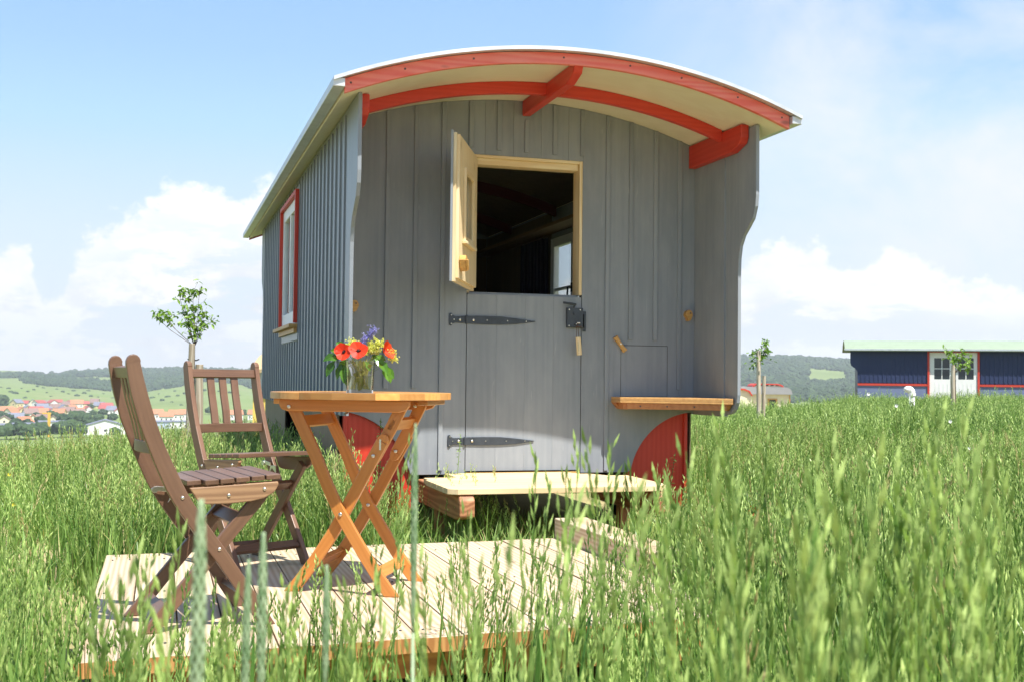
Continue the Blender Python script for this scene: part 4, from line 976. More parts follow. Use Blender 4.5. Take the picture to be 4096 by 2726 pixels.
# ---------------------------------------------------------------- blue wagon on the right
def flat(name, c, rough=.55, var=.06, sc=3):
    m, t, b = pbr(name, c, rough); tcn = t('ShaderNodeTexCoord'); n = t.noise(tcn.outputs['Object'], sc, 5, .6)
    t.l.new(t.mix(t.ramp(n, [(.3, 0.), (.7, 1.)]), tuple(q * (1 - var) for q in c), tuple(min(1, q * (1 + var)) for q in c)), b.inputs['Base Color']); return m
M['navy'] = flat('navy_boards', (.020, .032, .095)); M['slate'] = flat('slate_blue_panel', (.16, .19, .31))
M['mint'] = flat('mint_roof', (.25, .31, .22)); M['redtrim'] = flat('red_trim', (.52, .05, .03)); M['creamw'] = flat('cream_wall', (.72, .66, .48))
M['greyroof'] = flat('grey_roof', (.27, .27, .28)); M['yellow'] = flat('yellow_wall', (.78, .56, .13)); M['whitew'] = flat('white_wall', (.78, .77, .74)); M['tan'] = flat('tan_roof', (.48, .35, .18))
M['dark'] = flat('dark_room', (.02, .025, .03))
PL = at(1943, horizon(1943), D=46.0); PR = at(2356, horizon(2356), D=44.4); U = (PR - PL); U.z = 0; UL = U.length; U.normalize(); W_ = Vector((-U.y, U.x, 0))
def zb_(y, D, x): return .8 - (y / 1.0 - horizon(x)) * D / 2673.5
BW = thing('blue_wagon', 'long navy blue wagon with mint green roof, red trim and white double door', 'wagon', (PL.x, PL.y, -.3))
BI = Matrix(((U.x, W_.x, 0, 0), (U.y, W_.y, 0, 0), (0, 0, 1, 0), (0, 0, 0, 1)))
def bwb(mb_, name, mat, parent=None, **k):
    mb_.v = [tuple(BI @ Vector((p[0], p[1], p[2] + .3))) for p in mb_.v]; return mb_.build(name, mat, parent or BW, **k)
LEN = UL + 3.2; x0 = .22; dep = 2.3
zt, zs, zbm = 2.11, .83, .24
dx0, dx1 = 3.18, 4.93
s = MB(); s.prism([(x0 - .0, 1.62), (x0, zt), (dx0, zt), (dx0, zs), (x0 + .28, zs), (x0 + .27, 1.28), (x0 + .18, 1.40), (x0 + .04, 1.50)], 0, .05, 1); s.box(dx1, LEN, 0, .05, zs, zt); s.box(dx0, dx1, 0, .05, 2.07, zt)
s.box(x0 + .28, LEN, dep, dep + .05, .24, zt); s.box(x0 + .28, x0 + .33, .06, dep, .24, zt); s.box(LEN - .05, LEN, .06, dep, .24, zt)
bwb(s, 'wall', M['navy'])
s = MB(); x = x0 + .42
while x < LEN:
    if not dx0 - .08 < x < dx1 + .06: s.box(x - .018, x + .018, -.02, -.001, zs + .03, zt - .02)
    x += .164
bwb(s, 'cover_battens', M['navy'])
s = MB()
for a, b in ((x0 + .28, dx0 - .01), (dx1 + .01, LEN)): s.box(a, b, -.005, .05, zbm, zs - .10)
bwb(s, 'lower_panel', M['slate'])
s = MB()
for a, b in ((x0 + .28, dx0 - .08), (dx1 + .08, LEN)): s.box(a, b, -.04, .03, zs - .10, zs - .015)
for a, b in ((dx0 - .075, dx0), (dx1, dx1 + .075)): s.box(a, b, -.05, .05, .2, 2.04)
s.box(dx0 - .08, dx1 + .08, -.052, .05, 2.041, 2.09)
bwb(s, 'red_trim', M['redtrim'])
for k, a in enumerate((dx0 + .005, (dx0 + dx1) / 2 + .005)):
    b = a + (dx1 - dx0) / 2 - .01; s = MB(); wz0, wz1, wx0, wx1 = 1.0, 1.82, a + .17, b - .13
    s.box(a, wx0, -.01, .03, .25, 2.035); s.box(wx1, b, -.01, .03, .25, 2.035); s.box(wx0, wx1, -.01, .03, wz1, 2.035); s.box(wx0, wx1, -.01, .03, .25, wz0)
    s.box((wx0 + wx1) / 2 - .015, (wx0 + wx1) / 2 + .015, -.005, .02, wz0, wz1); s.box(wx0, wx1, -.006, .021, (wz0 + wz1) / 2 - .015, (wz0 + wz1) / 2 + .015)
    for j in range(4): s.box(wx0 + .03 + j * .15, wx0 + .05 + j * .15, -.018, -.0105, .3, .85)
    d = bwb(s, 'door', M['whitew']); s = MB(); s.box(wx0, wx1, .008, .012, wz0, wz1); bwb(s, 'door_pane', M['darkglass'], d)
s = MB(); s.box(dx0, dx1, 1.2, 1.22, .25, 2.05); bwb(s, 'inner_wall', M['dark'])
s = MB(); n = 14; vs_ = [(-.28 + (dep + .66) * i / n, zt + .0 + .40 * math.sin(PI * i / n) ** .8 + .02) for i in range(n + 1)]
s.prism(vs_ + [(p[0], p[1] - .06) for p in reversed(vs_)], .0, LEN + .2, 0); bwb(s, 'roof', M['mint'])
s = MB(); s.box(-.02, LEN + .2, -.31, -.285, zt - .01, zt + .05); bwb(s, 'gutter', M['galv'])
s = MB(); s.box(1, LEN - .3, .4, dep - .4, -.1, .2); bwb(s, 'chassis', M['dark'])

# white standpipe in front of the blue wagon
def pipe(label, x, ytop, D, r=.062):
    b = basepos(x, D); zt_ = .8 - (ytop - horizon(x)) * D / 2673.5 - b.z
    t = thing('vent_pipe', label, 'pipe', b, 0)
    s = MB(); s.tube([(0, 0, 0), (0, 0, zt_ - .12)], r, 14); s.build('pipe', M['whitew'], t, smooth=True)
    s = MB(); s.tube([(0, 0, zt_ - .16), (0, 0, zt_ - .10)], r * 1.35, 14); s.build('collar', M['whitew'], t)
    s = MB(); s.tube([Vector((0, 0, zt_ - .11)) + RGT * .03 * math.cos(a) * 0 + RGT * (-.075 + .075 * math.cos(a)) + Vector((0, 0, .09 * math.sin(a))) for a in np.linspace(0, 2.6, 8)] , [r * 1.25] * 7 + [r * .9], 14); s.build('elbow', M['whitew'], t, smooth=True)
pipe('white capped pipe standing in the grass before the blue wagon', 2098, 891, 26.)

# ---------------------------------------------------------------- cream wagon further off
CWp = at(1716, horizon(1716), D=72.); CW = thing('cream_wagon', 'cream wagon with grey barrel roof and red rimmed skylight beyond the crest', 'wagon', (CWp.x, CWp.y, -2.4))
CI = Matrix(((RGT.x, FWD.x, 0, 0), (RGT.y, FWD.y, 0, 0), (0, 0, 1, 0), (0, 0, 0, 1)))
def cwb(mb_, name, mat, parent=None, root=None, zo=2.4, **k):
    mb_.v = [tuple(CI @ Vector((p[0], p[1], p[2] + zo))) for p in mb_.v]; return mb_.build(name, mat, parent or root or CW, **k)
k_ = 72 / 2673.5
xr = (1821 - 1716) * k_; zr = .8 - (905 - horizon(1800)) * k_; ztop = .8 - (888 - horizon(1800)) * k_
s = MB(); s.box(-1.2, xr - .12, 0, .1, -1.6, zr); s.box(-1.2, xr - .12, 2.2, 2.3, -1.6, zr); s.box(xr - .22, xr - .12, .1, 2.2, -1.6, zr); s.box(-1.2, -1.1, .1, 2.2, -1.6, zr); cwb(s, 'wall', M['creamw'])
s = MB(); n = 10; R_ = ztop - zr
pts = [(-1.5, zr)] + [(-1.5, ztop)] + [(xr - .45 + .45 * math.sin(a), zr + R_ * math.cos(a) ** .8) for a in np.linspace(0, PI / 2 - .01, n)]
s.prism(pts, -.25, 2.55, 1); cwb(s, 'roof', M['greyroof'])
za, zb2 = ztop, .8 - (880 - horizon(1770)) * k_
cx0, cx1 = (1732 - 1716) * k_, (1804 - 1716) * k_
s = MB(); out = [(cx0, za)] + [(cx0 + .3 - .3 * math.cos(a), za + (zb2 - za) * math.sin(a)) for a in np.linspace(.15, PI / 2, 6)] + [(cx1 - .45 + .45 * math.sin(a), za + (zb2 - za) * math.cos(a)) for a in np.linspace(0, 1.4, 7)] + [(cx1, za)]
inn = [(p[0] + (.07 if p[0] < 1 else -.07 if p[0] > cx1 - .4 else 0), p[1] - .07 if p[1] > za + .08 else p[1]) for p in out]
for i in range(len(out) - 1): s.prism([out[i], out[i + 1], inn[i + 1], inn[i]], .1, 1.8, 1)
cwb(s, 'skylight_rim', M['redtrim'])
s = MB(); s.prism(inn, .2, 1.7, 1); sk = cwb(s, 'skylight', M['creamw'])
s = MB()
for x in (.63, .95, 1.27, 1.58, 1.9): s.box(x, x + .18, .18, .199, za + .07, za + .14)
cwb(s, 'skylight_window', M['dark'], sk)
s = MB(); s.box(1.35, 1.95, -.03, -.001, -.9, zr - .25); s.box(xr - .14, xr - .08, -.04, .0, -1.6, zr); wf = cwb(s, 'window_frame', M['hard']); s = MB(); s.box(1.45, 1.85, -.034, -.031, -.9, zr - .33); cwb(s, 'window_pane', M['dark'], wf)
for f, (a, b, c_, d) in (('porch_wall', (-1.2, .0, -.9, -.85)), ): s = MB(); s.prism([(-1.6, -1.6), (.12, -1.6), (.12, .0), (-.05, .28), (-.4, .42), (-1.6, .42)], -1.2, -.3, 1); cwb(s, 'porch', M['creamw'])
s = MB(); s.prism([(-1.6, .43), (-.38, .43), (-.02, .29), (.17, -.02), (.10, -.02), (-.08, .22), (-.42, .34), (-1.6, .34)], -1.35, -1.201, 1); cwb(s, 'porch_fascia', M['redtrim'])

# ---------------------------------------------------------------- yellow wagon behind, seen at the left end of the grey one
YP = at(583, horizon(583), D=24.); ky = 24 / 2673.5
YW_ = thing('yellow_wagon', 'yellow wagon with white bay window just behind the grey wagon', 'wagon', (YP.x, YP.y, -1.6))
def zy(y): return .8 - (y - horizon(600)) * ky
def yb(mb_, name, mat, parent=None): return cwb(mb_, name, mat, parent, YW_, 1.6)
ztopy = zy(847)
s = MB(); s.box(.0, 3.9, 0, .08, -1.1, zy(889)); s.box(.0, .08, .08, 2.2, -1.1, ztopy); s.box(3.82, 3.9, .08, 2.2, -1.1, ztopy); s.box(.08, 3.82, 2.12, 2.2, -1.1, ztopy); s.box(.17, 3.9, 0, .08, zy(888.9), zy(886)); yb(s, 'wall', M['yellow'])
s = MB(); s.box(-.0, .9, -.02, .0785, zy(885.9), ztopy); s.box(-.05, .95, -.1, .0785, zy(889), zy(886)); yb(s, 'bay_window', M['whitew'])
s = MB(); s.box(.9, 3.9, .0, .08, zy(885.9), ztopy); yb(s, 'upper_wall', M['yellow'])
s = MB(); n = 10; pts = [(-.25 + 2.7 * i / n, ztopy + .35 * math.sin(PI * i / n)) for i in range(n + 1)]; s.prism(pts + [(p[0], p[1] - .07) for p in reversed(pts)], -.0, 4.2, 0); yb(s, 'roof', M['tan'])
s = MB(); s.box(.3, 3.6, .4, 1.9, -1.6, -1.11); yb(s, 'chassis', M['dark'])

# ---------------------------------------------------------------- village
wallc = {'white': M['whitew'], 'cream': M['creamw'], 'yellow': flat('pale_yellow_render', (.70, .56, .30)), 'blue': flat('pale_blue_render', (.42, .47, .58))}
roofc = {'orange': flat('orange_tiles', (.42, .17, .085), .7, .15, .8), 'red': flat('red_tiles', (.34, .075, .065), .7, .15, .8), 'brown': flat('brown_tiles', (.22, .14, .12), .7, .15, .8), 'grey': flat('grey_tiles', (.17, .18, .23), .7, .15, .8)}
def polar_px(x, r): a = px2az(x); return polar(a, r / math.cos(a) if False else r)
def house(x, r, wl, dp, hw_, hr, wc, rc, rot, label, group='houses of the distant village', name='village_house'):
    p = polar_px(x, r); t = thing(name, label, 'house', p, -yaw - px2az(x) + rot, group)
    s = MB(); a, b = wl / 2, dp / 2
    s.prism([(-b, -2), (b, -2), (b, hw_), (0, hw_ + hr), (-b, hw_)], -a, a, 0); w1 = s.build('wall', wallc[wc], t)
    s = MB(); e = .5; th_ = .25; k = hr / b
    for sg in (-1, 1):
        q = [(0, hw_ + hr + .02), (sg * (b + e), hw_ - e * k + .02), (sg * (b + e), hw_ - e * k + .02 + th_), (0, hw_ + hr + .02 + th_ * 1.2)]
        s.prism(q, -a - e, a + e, 0)
    s.build('roof', roofc[rc], t)
    def win(*q): s = MB(); s.box(*q); s.build('window', M['dark'], w1)
    nw = max(2, int(wl / 3))
    for k in range(nw):
        for z in ((1.0, 2.2), (3.3, 4.4)):
            if z[1] < hw_ - .2: xx = -a + wl * (k + .5) / nw; win(xx - .5, xx + .5, -b - .04, -b - .002, z[0], z[1])
    if 3.4 < hw_ + hr * .5: win(a + .002, a + .04, -.6, .6, 1.9, 3.1); win(-a - .04, -a - .002, -.6, .6, 1.9, 3.1)
    return t
hr_ = random.Random(5)
rows = [('top', 1240, [(42, 'grey'), (57, 'red'), (78, 'grey'), (93, 'red'), (107, 'brown'), (124, 'red'), (133, 'red'), (158, 'brown'), (163, 'red'), (180, 'orange'), (196, 'red'), (221, 'brown'), (248, 'red'), (232, 'grey')]),
        ('second', 1090, [(18, 'orange'), (46, 'orange'), (66, 'grey'), (86, 'red'), (100, 'grey'), (112, 'grey'), (132, 'brown'), (149, 'grey'), (168, 'orange'), (184, 'orange'), (204, 'red'), (244, 'red'), (262, 'grey'), (275, 'red')]),
        ('third', 960, [(6, 'orange'), (30, 'orange'), (52, 'orange'), (74, 'brown'), (96, 'orange'), (118, 'red'), (140, 'orange'), (160, 'brown'), (182, 'brown')]),
        ('lower', 840, [(14, 'brown'), (38, 'grey'), (58, 'orange'), (80, 'orange'), (104, 'brown'), (126, 'brown')])]
for rn, r0, lst in rows:
    lst = sorted(lst)
    for i, (x, rc) in enumerate(lst):
        wc = hr_.choice(['white', 'white', 'white', 'cream', 'yellow', 'blue'] if rn != 'lower' else ['white', 'cream'])
        r_ = r0 + hr_.uniform(-35, 35); nth = ['first', 'second', 'third', 'fourth', 'fifth', 'sixth', 'seventh', 'eighth', 'ninth', 'tenth', 'eleventh', 'twelfth', 'thirteenth', 'fourteenth'][i]
        house(x, r_, hr_.uniform(7.5, 11.5), hr_.uniform(7, 8.5), hr_.uniform(2.6, 4.6), hr_.uniform(2.4, 3.6), wc, rc, hr_.choice([0, .3, -.3, PI / 2, .8, PI / 2 + .3]),
              '%s house with %s roof, %s from the left in the %s row of the village' % (wc, rc, nth, rn))
for i, (x, r) in enumerate(((338, 905), (362, 915), (386, 900), (408, 905), (432, 930), (452, 910), (545, 930), (590, 935), (612, 940))):
    nth = ['first', 'second', 'third', 'fourth', 'fifth', 'sixth', 'seventh', 'eighth', 'ninth'][i]
    house(x, r, 10, 8, 3.8, 3.0, 'white', 'orange', hr_.choice([0, .2, -.2]), 'white house with orange roof, %s from the left behind the folding chairs' % nth)
house(246, 690, 15, 22, 5.0, 3.2, 'white', 'grey', PI / 2, 'large white hall with a wide low gable nearest in the village', 'village halls', 'village_hall')
house(22, 720, 20, 9, 4.5, .6, 'white', 'grey', 0, 'long white flat roofed building at the left edge of the village', 'flat roofed village buildings', 'flat_building')
house(62, 712, 13, 9, 5.2, .5, 'cream', 'grey', .1, 'short cream flat roofed building left of the yellow crane', 'flat roofed village buildings', 'flat_building')
house(128, 716, 16, 9, 6.2, .5, 'white', 'grey', 0, 'tall white flat roofed building right of the yellow crane', 'flat roofed village buildings', 'flat_building')
house(345, 770, 26, 8, 4.2, .5, 'blue', 'grey', 0, 'long pale blue shed below the orange roofed houses', 'flat roofed village buildings', 'flat_building')
house(395, 776, 22, 8, 4.2, .5, 'white', 'grey', 0, 'long white shed behind the left chair, right of the pale blue one', 'flat roofed village buildings', 'flat_building')
p = polar_px(117, 660); t = thing('crane', 'slim yellow construction crane mast rising in the village', 'crane', p)
M['craney'] = flat('crane_yellow', (.72, .42, .05)); s = MB(); s.box(-.7, .7, -.7, .7, -1, 13); s.build('mast', M['craney'], t); s = MB(); s.box(-3.4, .9, -.3, .3, 12.2, 12.9); s.build('jib', M['craney'], t)

# ---------------------------------------------------------------- far trees
def clump_mesh(name, mat, seed, flatz=.85, n=3, rough=.35, sub=3):
    r_ = random.Random(seed); bm = bmesh.new(); bmesh.ops.create_icosphere(bm, subdivisions=sub, radius=1)
    o_ = Vector((r_.random() * 50, r_.random() * 50, r_.random() * 50))
    for v in bm.verts:
        d = v.co.normalized(); k = 1 + rough * noise.fractal(d * 1.7 + o_, 1.0, 2.0, 4) + .18 * noise.noise(d * 5 + o_)
        v.co = Vector((d.x * k, d.y * k, max(-.55, d.z * k) * flatz + .55 * flatz))
    me = bpy.data.meshes.new(name); bm.to_mesh(me); bm.free(); me.materials.append(mat)
    a = me.attributes.new('tint', 'FLOAT', 'FACE'); a.data.foreach_set('value', [r_.random() for _ in me.polygons]); return me
protoF = bpy.data.collections.new('forest_prototypes')
for k in range(4):
    me = clump_mesh('forest_crown', M['forest'], k); protoF.objects.link(bpy.data.objects.new('forest_crown_%d' % k, me))
def scatter(name, pts, coll, label, kind='stuff'):
    """pts: list of (x,y,z, rx,ry,rz, sx,sy,sz, index)"""
    A = np.array(pts, dtype=np.float32); me = bpy.data.meshes.new(name); me.vertices.add(len(A)); me.vertices.foreach_set('co', A[:, :3].ravel())
    a = me.attributes.new('rot', 'FLOAT_VECTOR', 'POINT'); a.data.foreach_set('vector', A[:, 3:6].ravel())
    a = me.attributes.new('scl', 'FLOAT_VECTOR', 'POINT'); a.data.foreach_set('vector', A[:, 6:9].ravel())
    a = me.attributes.new('idx', 'INT', 'POINT'); a.data.foreach_set('value', A[:, 9].astype(np.int32))
    o = bpy.data.objects.new(name, me); scene.collection.objects.link(o); tag(o, label, None, None, kind)
    ng = bpy.data.node_groups.new(name, 'GeometryNodeTree'); ng.interface.new_socket('Geometry', in_out='INPUT', socket_type='NodeSocketGeometry'); ng.interface.new_socket('Geometry', in_out='OUTPUT', socket_type='NodeSocketGeometry')
    N = ng.nodes; L = ng.links; gi = N.new('NodeGroupInput'); go = N.new('NodeGroupOutput'); ip = N.new('GeometryNodeInstanceOnPoints'); ci = N.new('GeometryNodeCollectionInfo')
    ci.inputs['Collection'].default_value = coll; ci.inputs['Separate Children'].default_value = True; ci.inputs['Reset Children'].default_value = True
    def attr(nm, ty):
        q = N.new('GeometryNodeInputNamedAttribute'); q.data_type = ty; q.inputs['Name'].default_value = nm; return next(s for s in q.outputs if s.enabled)
    ip.inputs['Pick Instance'].default_value = True
    L.new(gi.outputs[0], ip.inputs['Points']); L.new(ci.outputs[0], ip.inputs['Instance']); L.new(attr('idx', 'INT'), ip.inputs['Instance Index'])
    e2r = N.new('FunctionNodeEulerToRotation'); L.new(attr('rot', 'FLOAT_VECTOR'), e2r.inputs[0]); L.new(e2r.outputs[0], ip.inputs['Rotation']); L.new(attr('scl', 'FLOAT_VECTOR'), ip.inputs['Scale'])
    L.new(ip.outputs[0], go.inputs[0]); md = o.modifiers.new('scatter', 'NODES'); md.node_group = ng; return o
def inpoly(x, y, P):
    c_ = False
    for i in range(len(P)):
        (x1, y1), (x2, y2) = P[i], P[i - 1]
        if (y1 > y) != (y2 > y) and x < (x2 - x1) * (y - y1) / (y2 - y1) + x1: c_ = not c_
    return c_
PATCH = [(45, 872), (110, 868), (190, 874), (240, 881), (318, 890), (312, 899), (250, 896), (180, 893), (110, 887), (60, 881)]
def forestmask(x, y):
    if x > 900: return not (1858 < x < 1948 and 846 + .1 * (x - 1858) < y < 880) and y < 925
    bot = np.interp(x, [-400, 0, 60, 130, 200, 300, 330, 400, 480, 560, 620, 900], [869, 869, 868, 864, 866, 868, 886, 890, 876, 886, 908, 915])
    top = np.interp(x, [-400, 0, 60, 118, 140], [859, 859, 861, 866, 800])
    if top < y < bot: return True
    if inpoly(x, y, PATCH): return True
    if 318 < x < 420 and abs(y - np.interp(x, [318, 350, 420], [903, 893, 884])) < 5: return True
    if 225 < x < 318 and abs(y - np.interp(x, [225, 318], [893, 909])) < 3: return True
    return False
pts = []; fr_ = random.Random(11); tries = 0
while len(pts) < 15000 and tries < 400000:
    tries += 1
    xr_ = fr_.uniform(-350, 640) if fr_.random() < .5 else fr_.uniform(1640, 2700)
    r = math.sqrt(fr_.uniform(1250 ** 2, 3350 ** 2)); a = px2az(xr_); p = polar(a, r); q = proj(p)
    if forestmask(q[0], q[1]):
        sc = fr_.uniform(4.2, 7.5) * (1.0 if r > 1800 else .85)
        pts.append((p.x, p.y, p.z - 1.5, 0, 0, fr_.uniform(0, 6.3), sc, sc, sc * fr_.uniform(.8, 1.25), fr_.randrange(4)))
scatter('woodland', pts, protoF, 'dark green mixed woods covering the far hills')
# shrubs dotted on the pastures, and valley trees
shm = [clump_mesh('shrub', M['shrub'], 20 + k, .8, sub=2) for k in range(3)]
spots = [(4, 890), (22, 893), (27, 901), (38, 905), (52, 893), (66, 900), (80, 896), (88, 888), (102, 892), (110, 902), (120, 911), (133, 895), (147, 901), (160, 905), (172, 899), (180, 910), (196, 904), (205, 899), (212, 911), (228, 913), (240, 905), (262, 915), (285, 918), (14, 912), (60, 915),
         (345, 905), (352, 915), (368, 905), (376, 921), (388, 912), (404, 899), (411, 910), (428, 905), (436, 897), (449, 913), (458, 903), (472, 898), (490, 904), (505, 899), (530, 903), (552, 908), (398, 925), (420, 931), (520, 925)]
def ray_ground(x, y, r0, r1):
    a = px2az(x); best = None
    for r in np.linspace(r0, r1, 120):
        p = polar(a, r); q = proj(p); d = abs(q[1] - y)
        if best is None or d < best[0]: best = (d, p, r)
    return best
for i, (x, y) in enumerate(spots):
    d, p, r = ray_ground(x, y, 1250, 2250)
    o = bpy.data.objects.new('shrub', shm[i % 3]); scene.collection.objects.link(o); o.location = p - Vector((0, 0, .6)); k = fr_.uniform(1.6, 3.8); o.scale = (k * fr_.uniform(1, 1.6), k, k * .8); o.rotation_euler[2] = fr_.random() * 6
    tag(o, 'small dark shrub dotted on the pale green pasture slope', 'shrub', 'dark shrubs dotted on the far pasture')
vt = [(36, 900, 5), (64, 890, 5), (88, 900, 6), (120, 905, 5), (134, 880, 6), (170, 900, 5), (45, 1010, 4), (92, 1020, 5), (140, 1030, 4), (176, 1020, 5), (218, 1020, 5), (240, 1000, 6), (110, 1160, 5), (212, 1180, 5), (10, 1000, 5), (66, 760, 6), (108, 750, 6), (40, 770, 6), (232, 860, 6), (262, 880, 6), (8, 870, 7), (24, 860, 6), (50, 640, 8), (72, 632, 7), (20, 636, 7), (96, 640, 8), (146, 650, 8), (170, 660, 8.5), (186, 655, 7), (160, 760, 9), (176, 770, 10), (190, 775, 10), (203, 765, 8), (215, 700, 5), (268, 655, 5), (150, 800, 7), (98, 820, 6), (318, 1150, 8), (330, 1180, 9), (452, 1130, 8), (484, 1100, 6), (560, 1010, 6), (4, 1180, 12), (-30, 1100, 12)]
vm = [clump_mesh('crown', M['forest'], 40 + k, 1.0, sub=3) for k in range(4)]
ords = ['beside the hall', 'near the crane', 'in the valley']
for i, (x, r, k) in enumerate(vt):
    p = polar_px(x, r); t = thing('valley_tree', 'rounded dark green broadleaf tree among the village roofs', 'tree', p, fr_.random() * 6, 'trees among the village houses')
    o = bpy.data.objects.new('crown', vm[i % 4]); scene.collection.objects.link(o); o.parent = t; o.location = (0, 0, k * .25); o.scale = (k * .62, k * .62, k * .55)
    s = MB(); s.tube([(0, 0, -1), (0, 0, k * .5)], [k * .05, k * .035], 6); s.build('trunk', M['bark'], t)
# ---------------------------------------------------------------- grass
gr = random.Random(3)
def g_blade(V_, F_, T_, Mi_, base, azm, h, lean, wd, mi=0, seg=4, curl=1.0):
    d = Vector((math.cos(azm), math.sin(azm), 0)); sd = Vector((-d.y, d.x, 0)); tw = gr.uniform(-.6, .6); b0 = len(V_); tint = gr.random()
    for i in range(seg + 1):
        u = i / seg; z = h * (u - .28 * curl * lean * u * u * u); off = lean * h * (u ** 1.8)
        w_ = wd * (1 - u ** 2.2) * .5 + .0003; s2 = (sd * math.cos(tw * u) + d * math.sin(tw * u))
        c_ = base + d * off + Vector((0, 0, z)); V_ += [c_ - s2 * w_, c_ + s2 * w_]
    for i in range(seg): a = b0 + i * 2; F_.append((a, a + 1, a + 3, a + 2)); T_.append(tint); Mi_.append(mi)
def g_spk(V_, F_, T_, Mi_, p, d, L, W, mi=1):
    u = d.orthogonal().normalized(); v = d.cross(u); b0 = len(V_); m_ = p + d * L * .42; tint = gr.random()
    V_ += [p, p + d * L] + [m_ + (u * math.cos(a) + v * math.sin(a)) * W * .5 for a in (0, 2.09, 4.19)]
    for i in range(3): j = (i + 1) % 3; F_ += [(b0, b0 + 2 + j, b0 + 2 + i), (b0 + 1, b0 + 2 + i, b0 + 2 + j)]; T_ += [tint, tint]; Mi_ += [mi, mi]
def g_stem(V_, F_, T_, Mi_, base, azm, h, lean, nsp, spl, spw, mi=1, droop=.25, sm=0, wd=.0032, spread=1.0):
    d = Vector((math.cos(azm), math.sin(azm), 0)); P = []
    for i in range(7): u = i / 6; P.append(base + d * lean * h * u ** 2 + Vector((0, 0, h * (u - .06 * lean * u))))
    b0 = len(V_); sd = Vector((-d.y, d.x, 0)); tint = gr.random()
    for i, p in enumerate(P):
        w_ = wd * (1 - .6 * i / 6) * .5; V_ += [p - sd * w_, p + sd * w_, p + d * w_ * 1.4]
    for i in range(6):
        a = b0 + i * 3
        for q in range(3): r_ = (q + 1) % 3; F_.append((a + q, a + r_, a + 3 + r_, a + 3 + q)); T_.append(tint); Mi_.append(sm)
    for k in range(nsp):
        u = .70 + .30 * (k + gr.random() * .5) / nsp; i = min(5, int(u * 6)); p = P[i].lerp(P[i + 1], u * 6 - i)
        t_ = (P[i + 1] - P[i]).normalized(); a = gr.random() * 6.28; o = (Vector((math.cos(a), math.sin(a), 0)) - t_ * 0).normalized()
        dd = (t_ * 1.0 + o * gr.uniform(.10, .42) * spread - Vector((0, 0, 1)) * droop * gr.uniform(0, .5)).normalized(); br = gr.uniform(.0, .012) * spread
        g_spk(V_, F_, T_, Mi_, p + (t_ * .6 + o).normalized() * br, dd, spl * gr.uniform(.75, 1.15), spw, mi)
def g_mesh(name, fn, mats):
    V_, F_, T_, Mi_ = [], [], [], []; fn(V_, F_, T_, Mi_)
    me = bpy.data.meshes.new(name); me.from_pydata([tuple(v) for v in V_], [], F_)
    for m_ in mats: me.materials.append(m_)
    me.polygons.foreach_set('material_index', Mi_); a = me.attributes.new('tint', 'FLOAT', 'FACE'); a.data.foreach_set('value', T_); return me
GM = [M['blade'], M['head'], M['drygrass']]
PG = bpy.data.collections.new('grass_prototypes')
def rp(r): a = gr.random() * 6.28; q = r * math.sqrt(gr.random()); return Vector((q * math.cos(a), q * math.sin(a), 0))
def near_full(V_, F_, T_, Mi_):
    for k in range(34): g_blade(V_, F_, T_, Mi_, rp(.16), gr.random() * 6.28, gr.uniform(.25, .52), gr.uniform(.03, .45), gr.uniform(.005, .010))
    for k in range(4): g_blade(V_, F_, T_, Mi_, rp(.16), gr.random() * 6.28, gr.uniform(.2, .5), gr.uniform(.2, .8), .005, 2)
    if gr.random() < .5: g_stem(V_, F_, T_, Mi_, rp(.16), gr.random() * 6.28, gr.uniform(.5, .66), .15, 12, .026, .006, mi=2, sm=2)
    for k in range(10): g_stem(V_, F_, T_, Mi_, rp(.16), gr.random() * 6.28, gr.uniform(.38, .66), gr.uniform(.02, .18), gr.randint(11, 16), .026, .0062)
def near_sparse(V_, F_, T_, Mi_):
    for k in range(4): g_blade(V_, F_, T_, Mi_, rp(.15), gr.random() * 6.28, gr.uniform(.3, .55), gr.uniform(.03, .3), gr.uniform(.011, .017))
    for k in range(11): g_blade(V_, F_, T_, Mi_, rp(.15), gr.random() * 6.28, gr.uniform(.2, .48), gr.uniform(.03, .35), gr.uniform(.006, .012))
    for k in range(7): g_stem(V_, F_, T_, Mi_, rp(.15), gr.random() * 6.28, gr.uniform(.38, .66), gr.uniform(.0, .14), gr.randint(14, 20), .027, .0062, spread=.7, wd=.0035)
def far_full(V_, F_, T_, Mi_):
    for k in range(34): g_blade(V_, F_, T_, Mi_, rp(.26), gr.random() * 6.28, gr.uniform(.28, .56), gr.uniform(.03, .4), gr.uniform(.008, .014), 0, 3)
    for k in range(13): g_stem(V_, F_, T_, Mi_, rp(.26), gr.random() * 6.28, gr.uniform(.36, .66), gr.uniform(.02, .2), 7, .038, .010, wd=.005)
def short(V_, F_, T_, Mi_):
    for k in range(34): g_blade(V_, F_, T_, Mi_, rp(.16), gr.random() * 6.28, gr.uniform(.12, .30), gr.uniform(.2, .9), gr.uniform(.005, .009), 2 if gr.random() < .12 else 0)
i = 0; KIND = {}
for nm, fn, cnt in (('a_full', near_full, 6), ('b_sparse', near_sparse, 6), ('c_far', far_full, 5), ('d_short', short, 3)):
    KIND[nm] = (i, cnt)
    for k in range(cnt):
        me = g_mesh('grass_%s' % nm, fn, GM); o = bpy.data.objects.new('grass_%s_%d' % (nm, k), me); PG.objects.link(o); i += 1
DECKP = [(-.25, dfront(-.25) - .03), (1.95, dfront(1.98) - .03), (1.98, dback(2.0) + .03), (-.25, dback(-.25) + .03)]
def blocked(x, y, m=0.0):
    if inpoly(x, y, DECKP): return True
    if .98 - m < x < 3.46 + m and 7.05 < y < 12.4: return True
    return False
pts = []
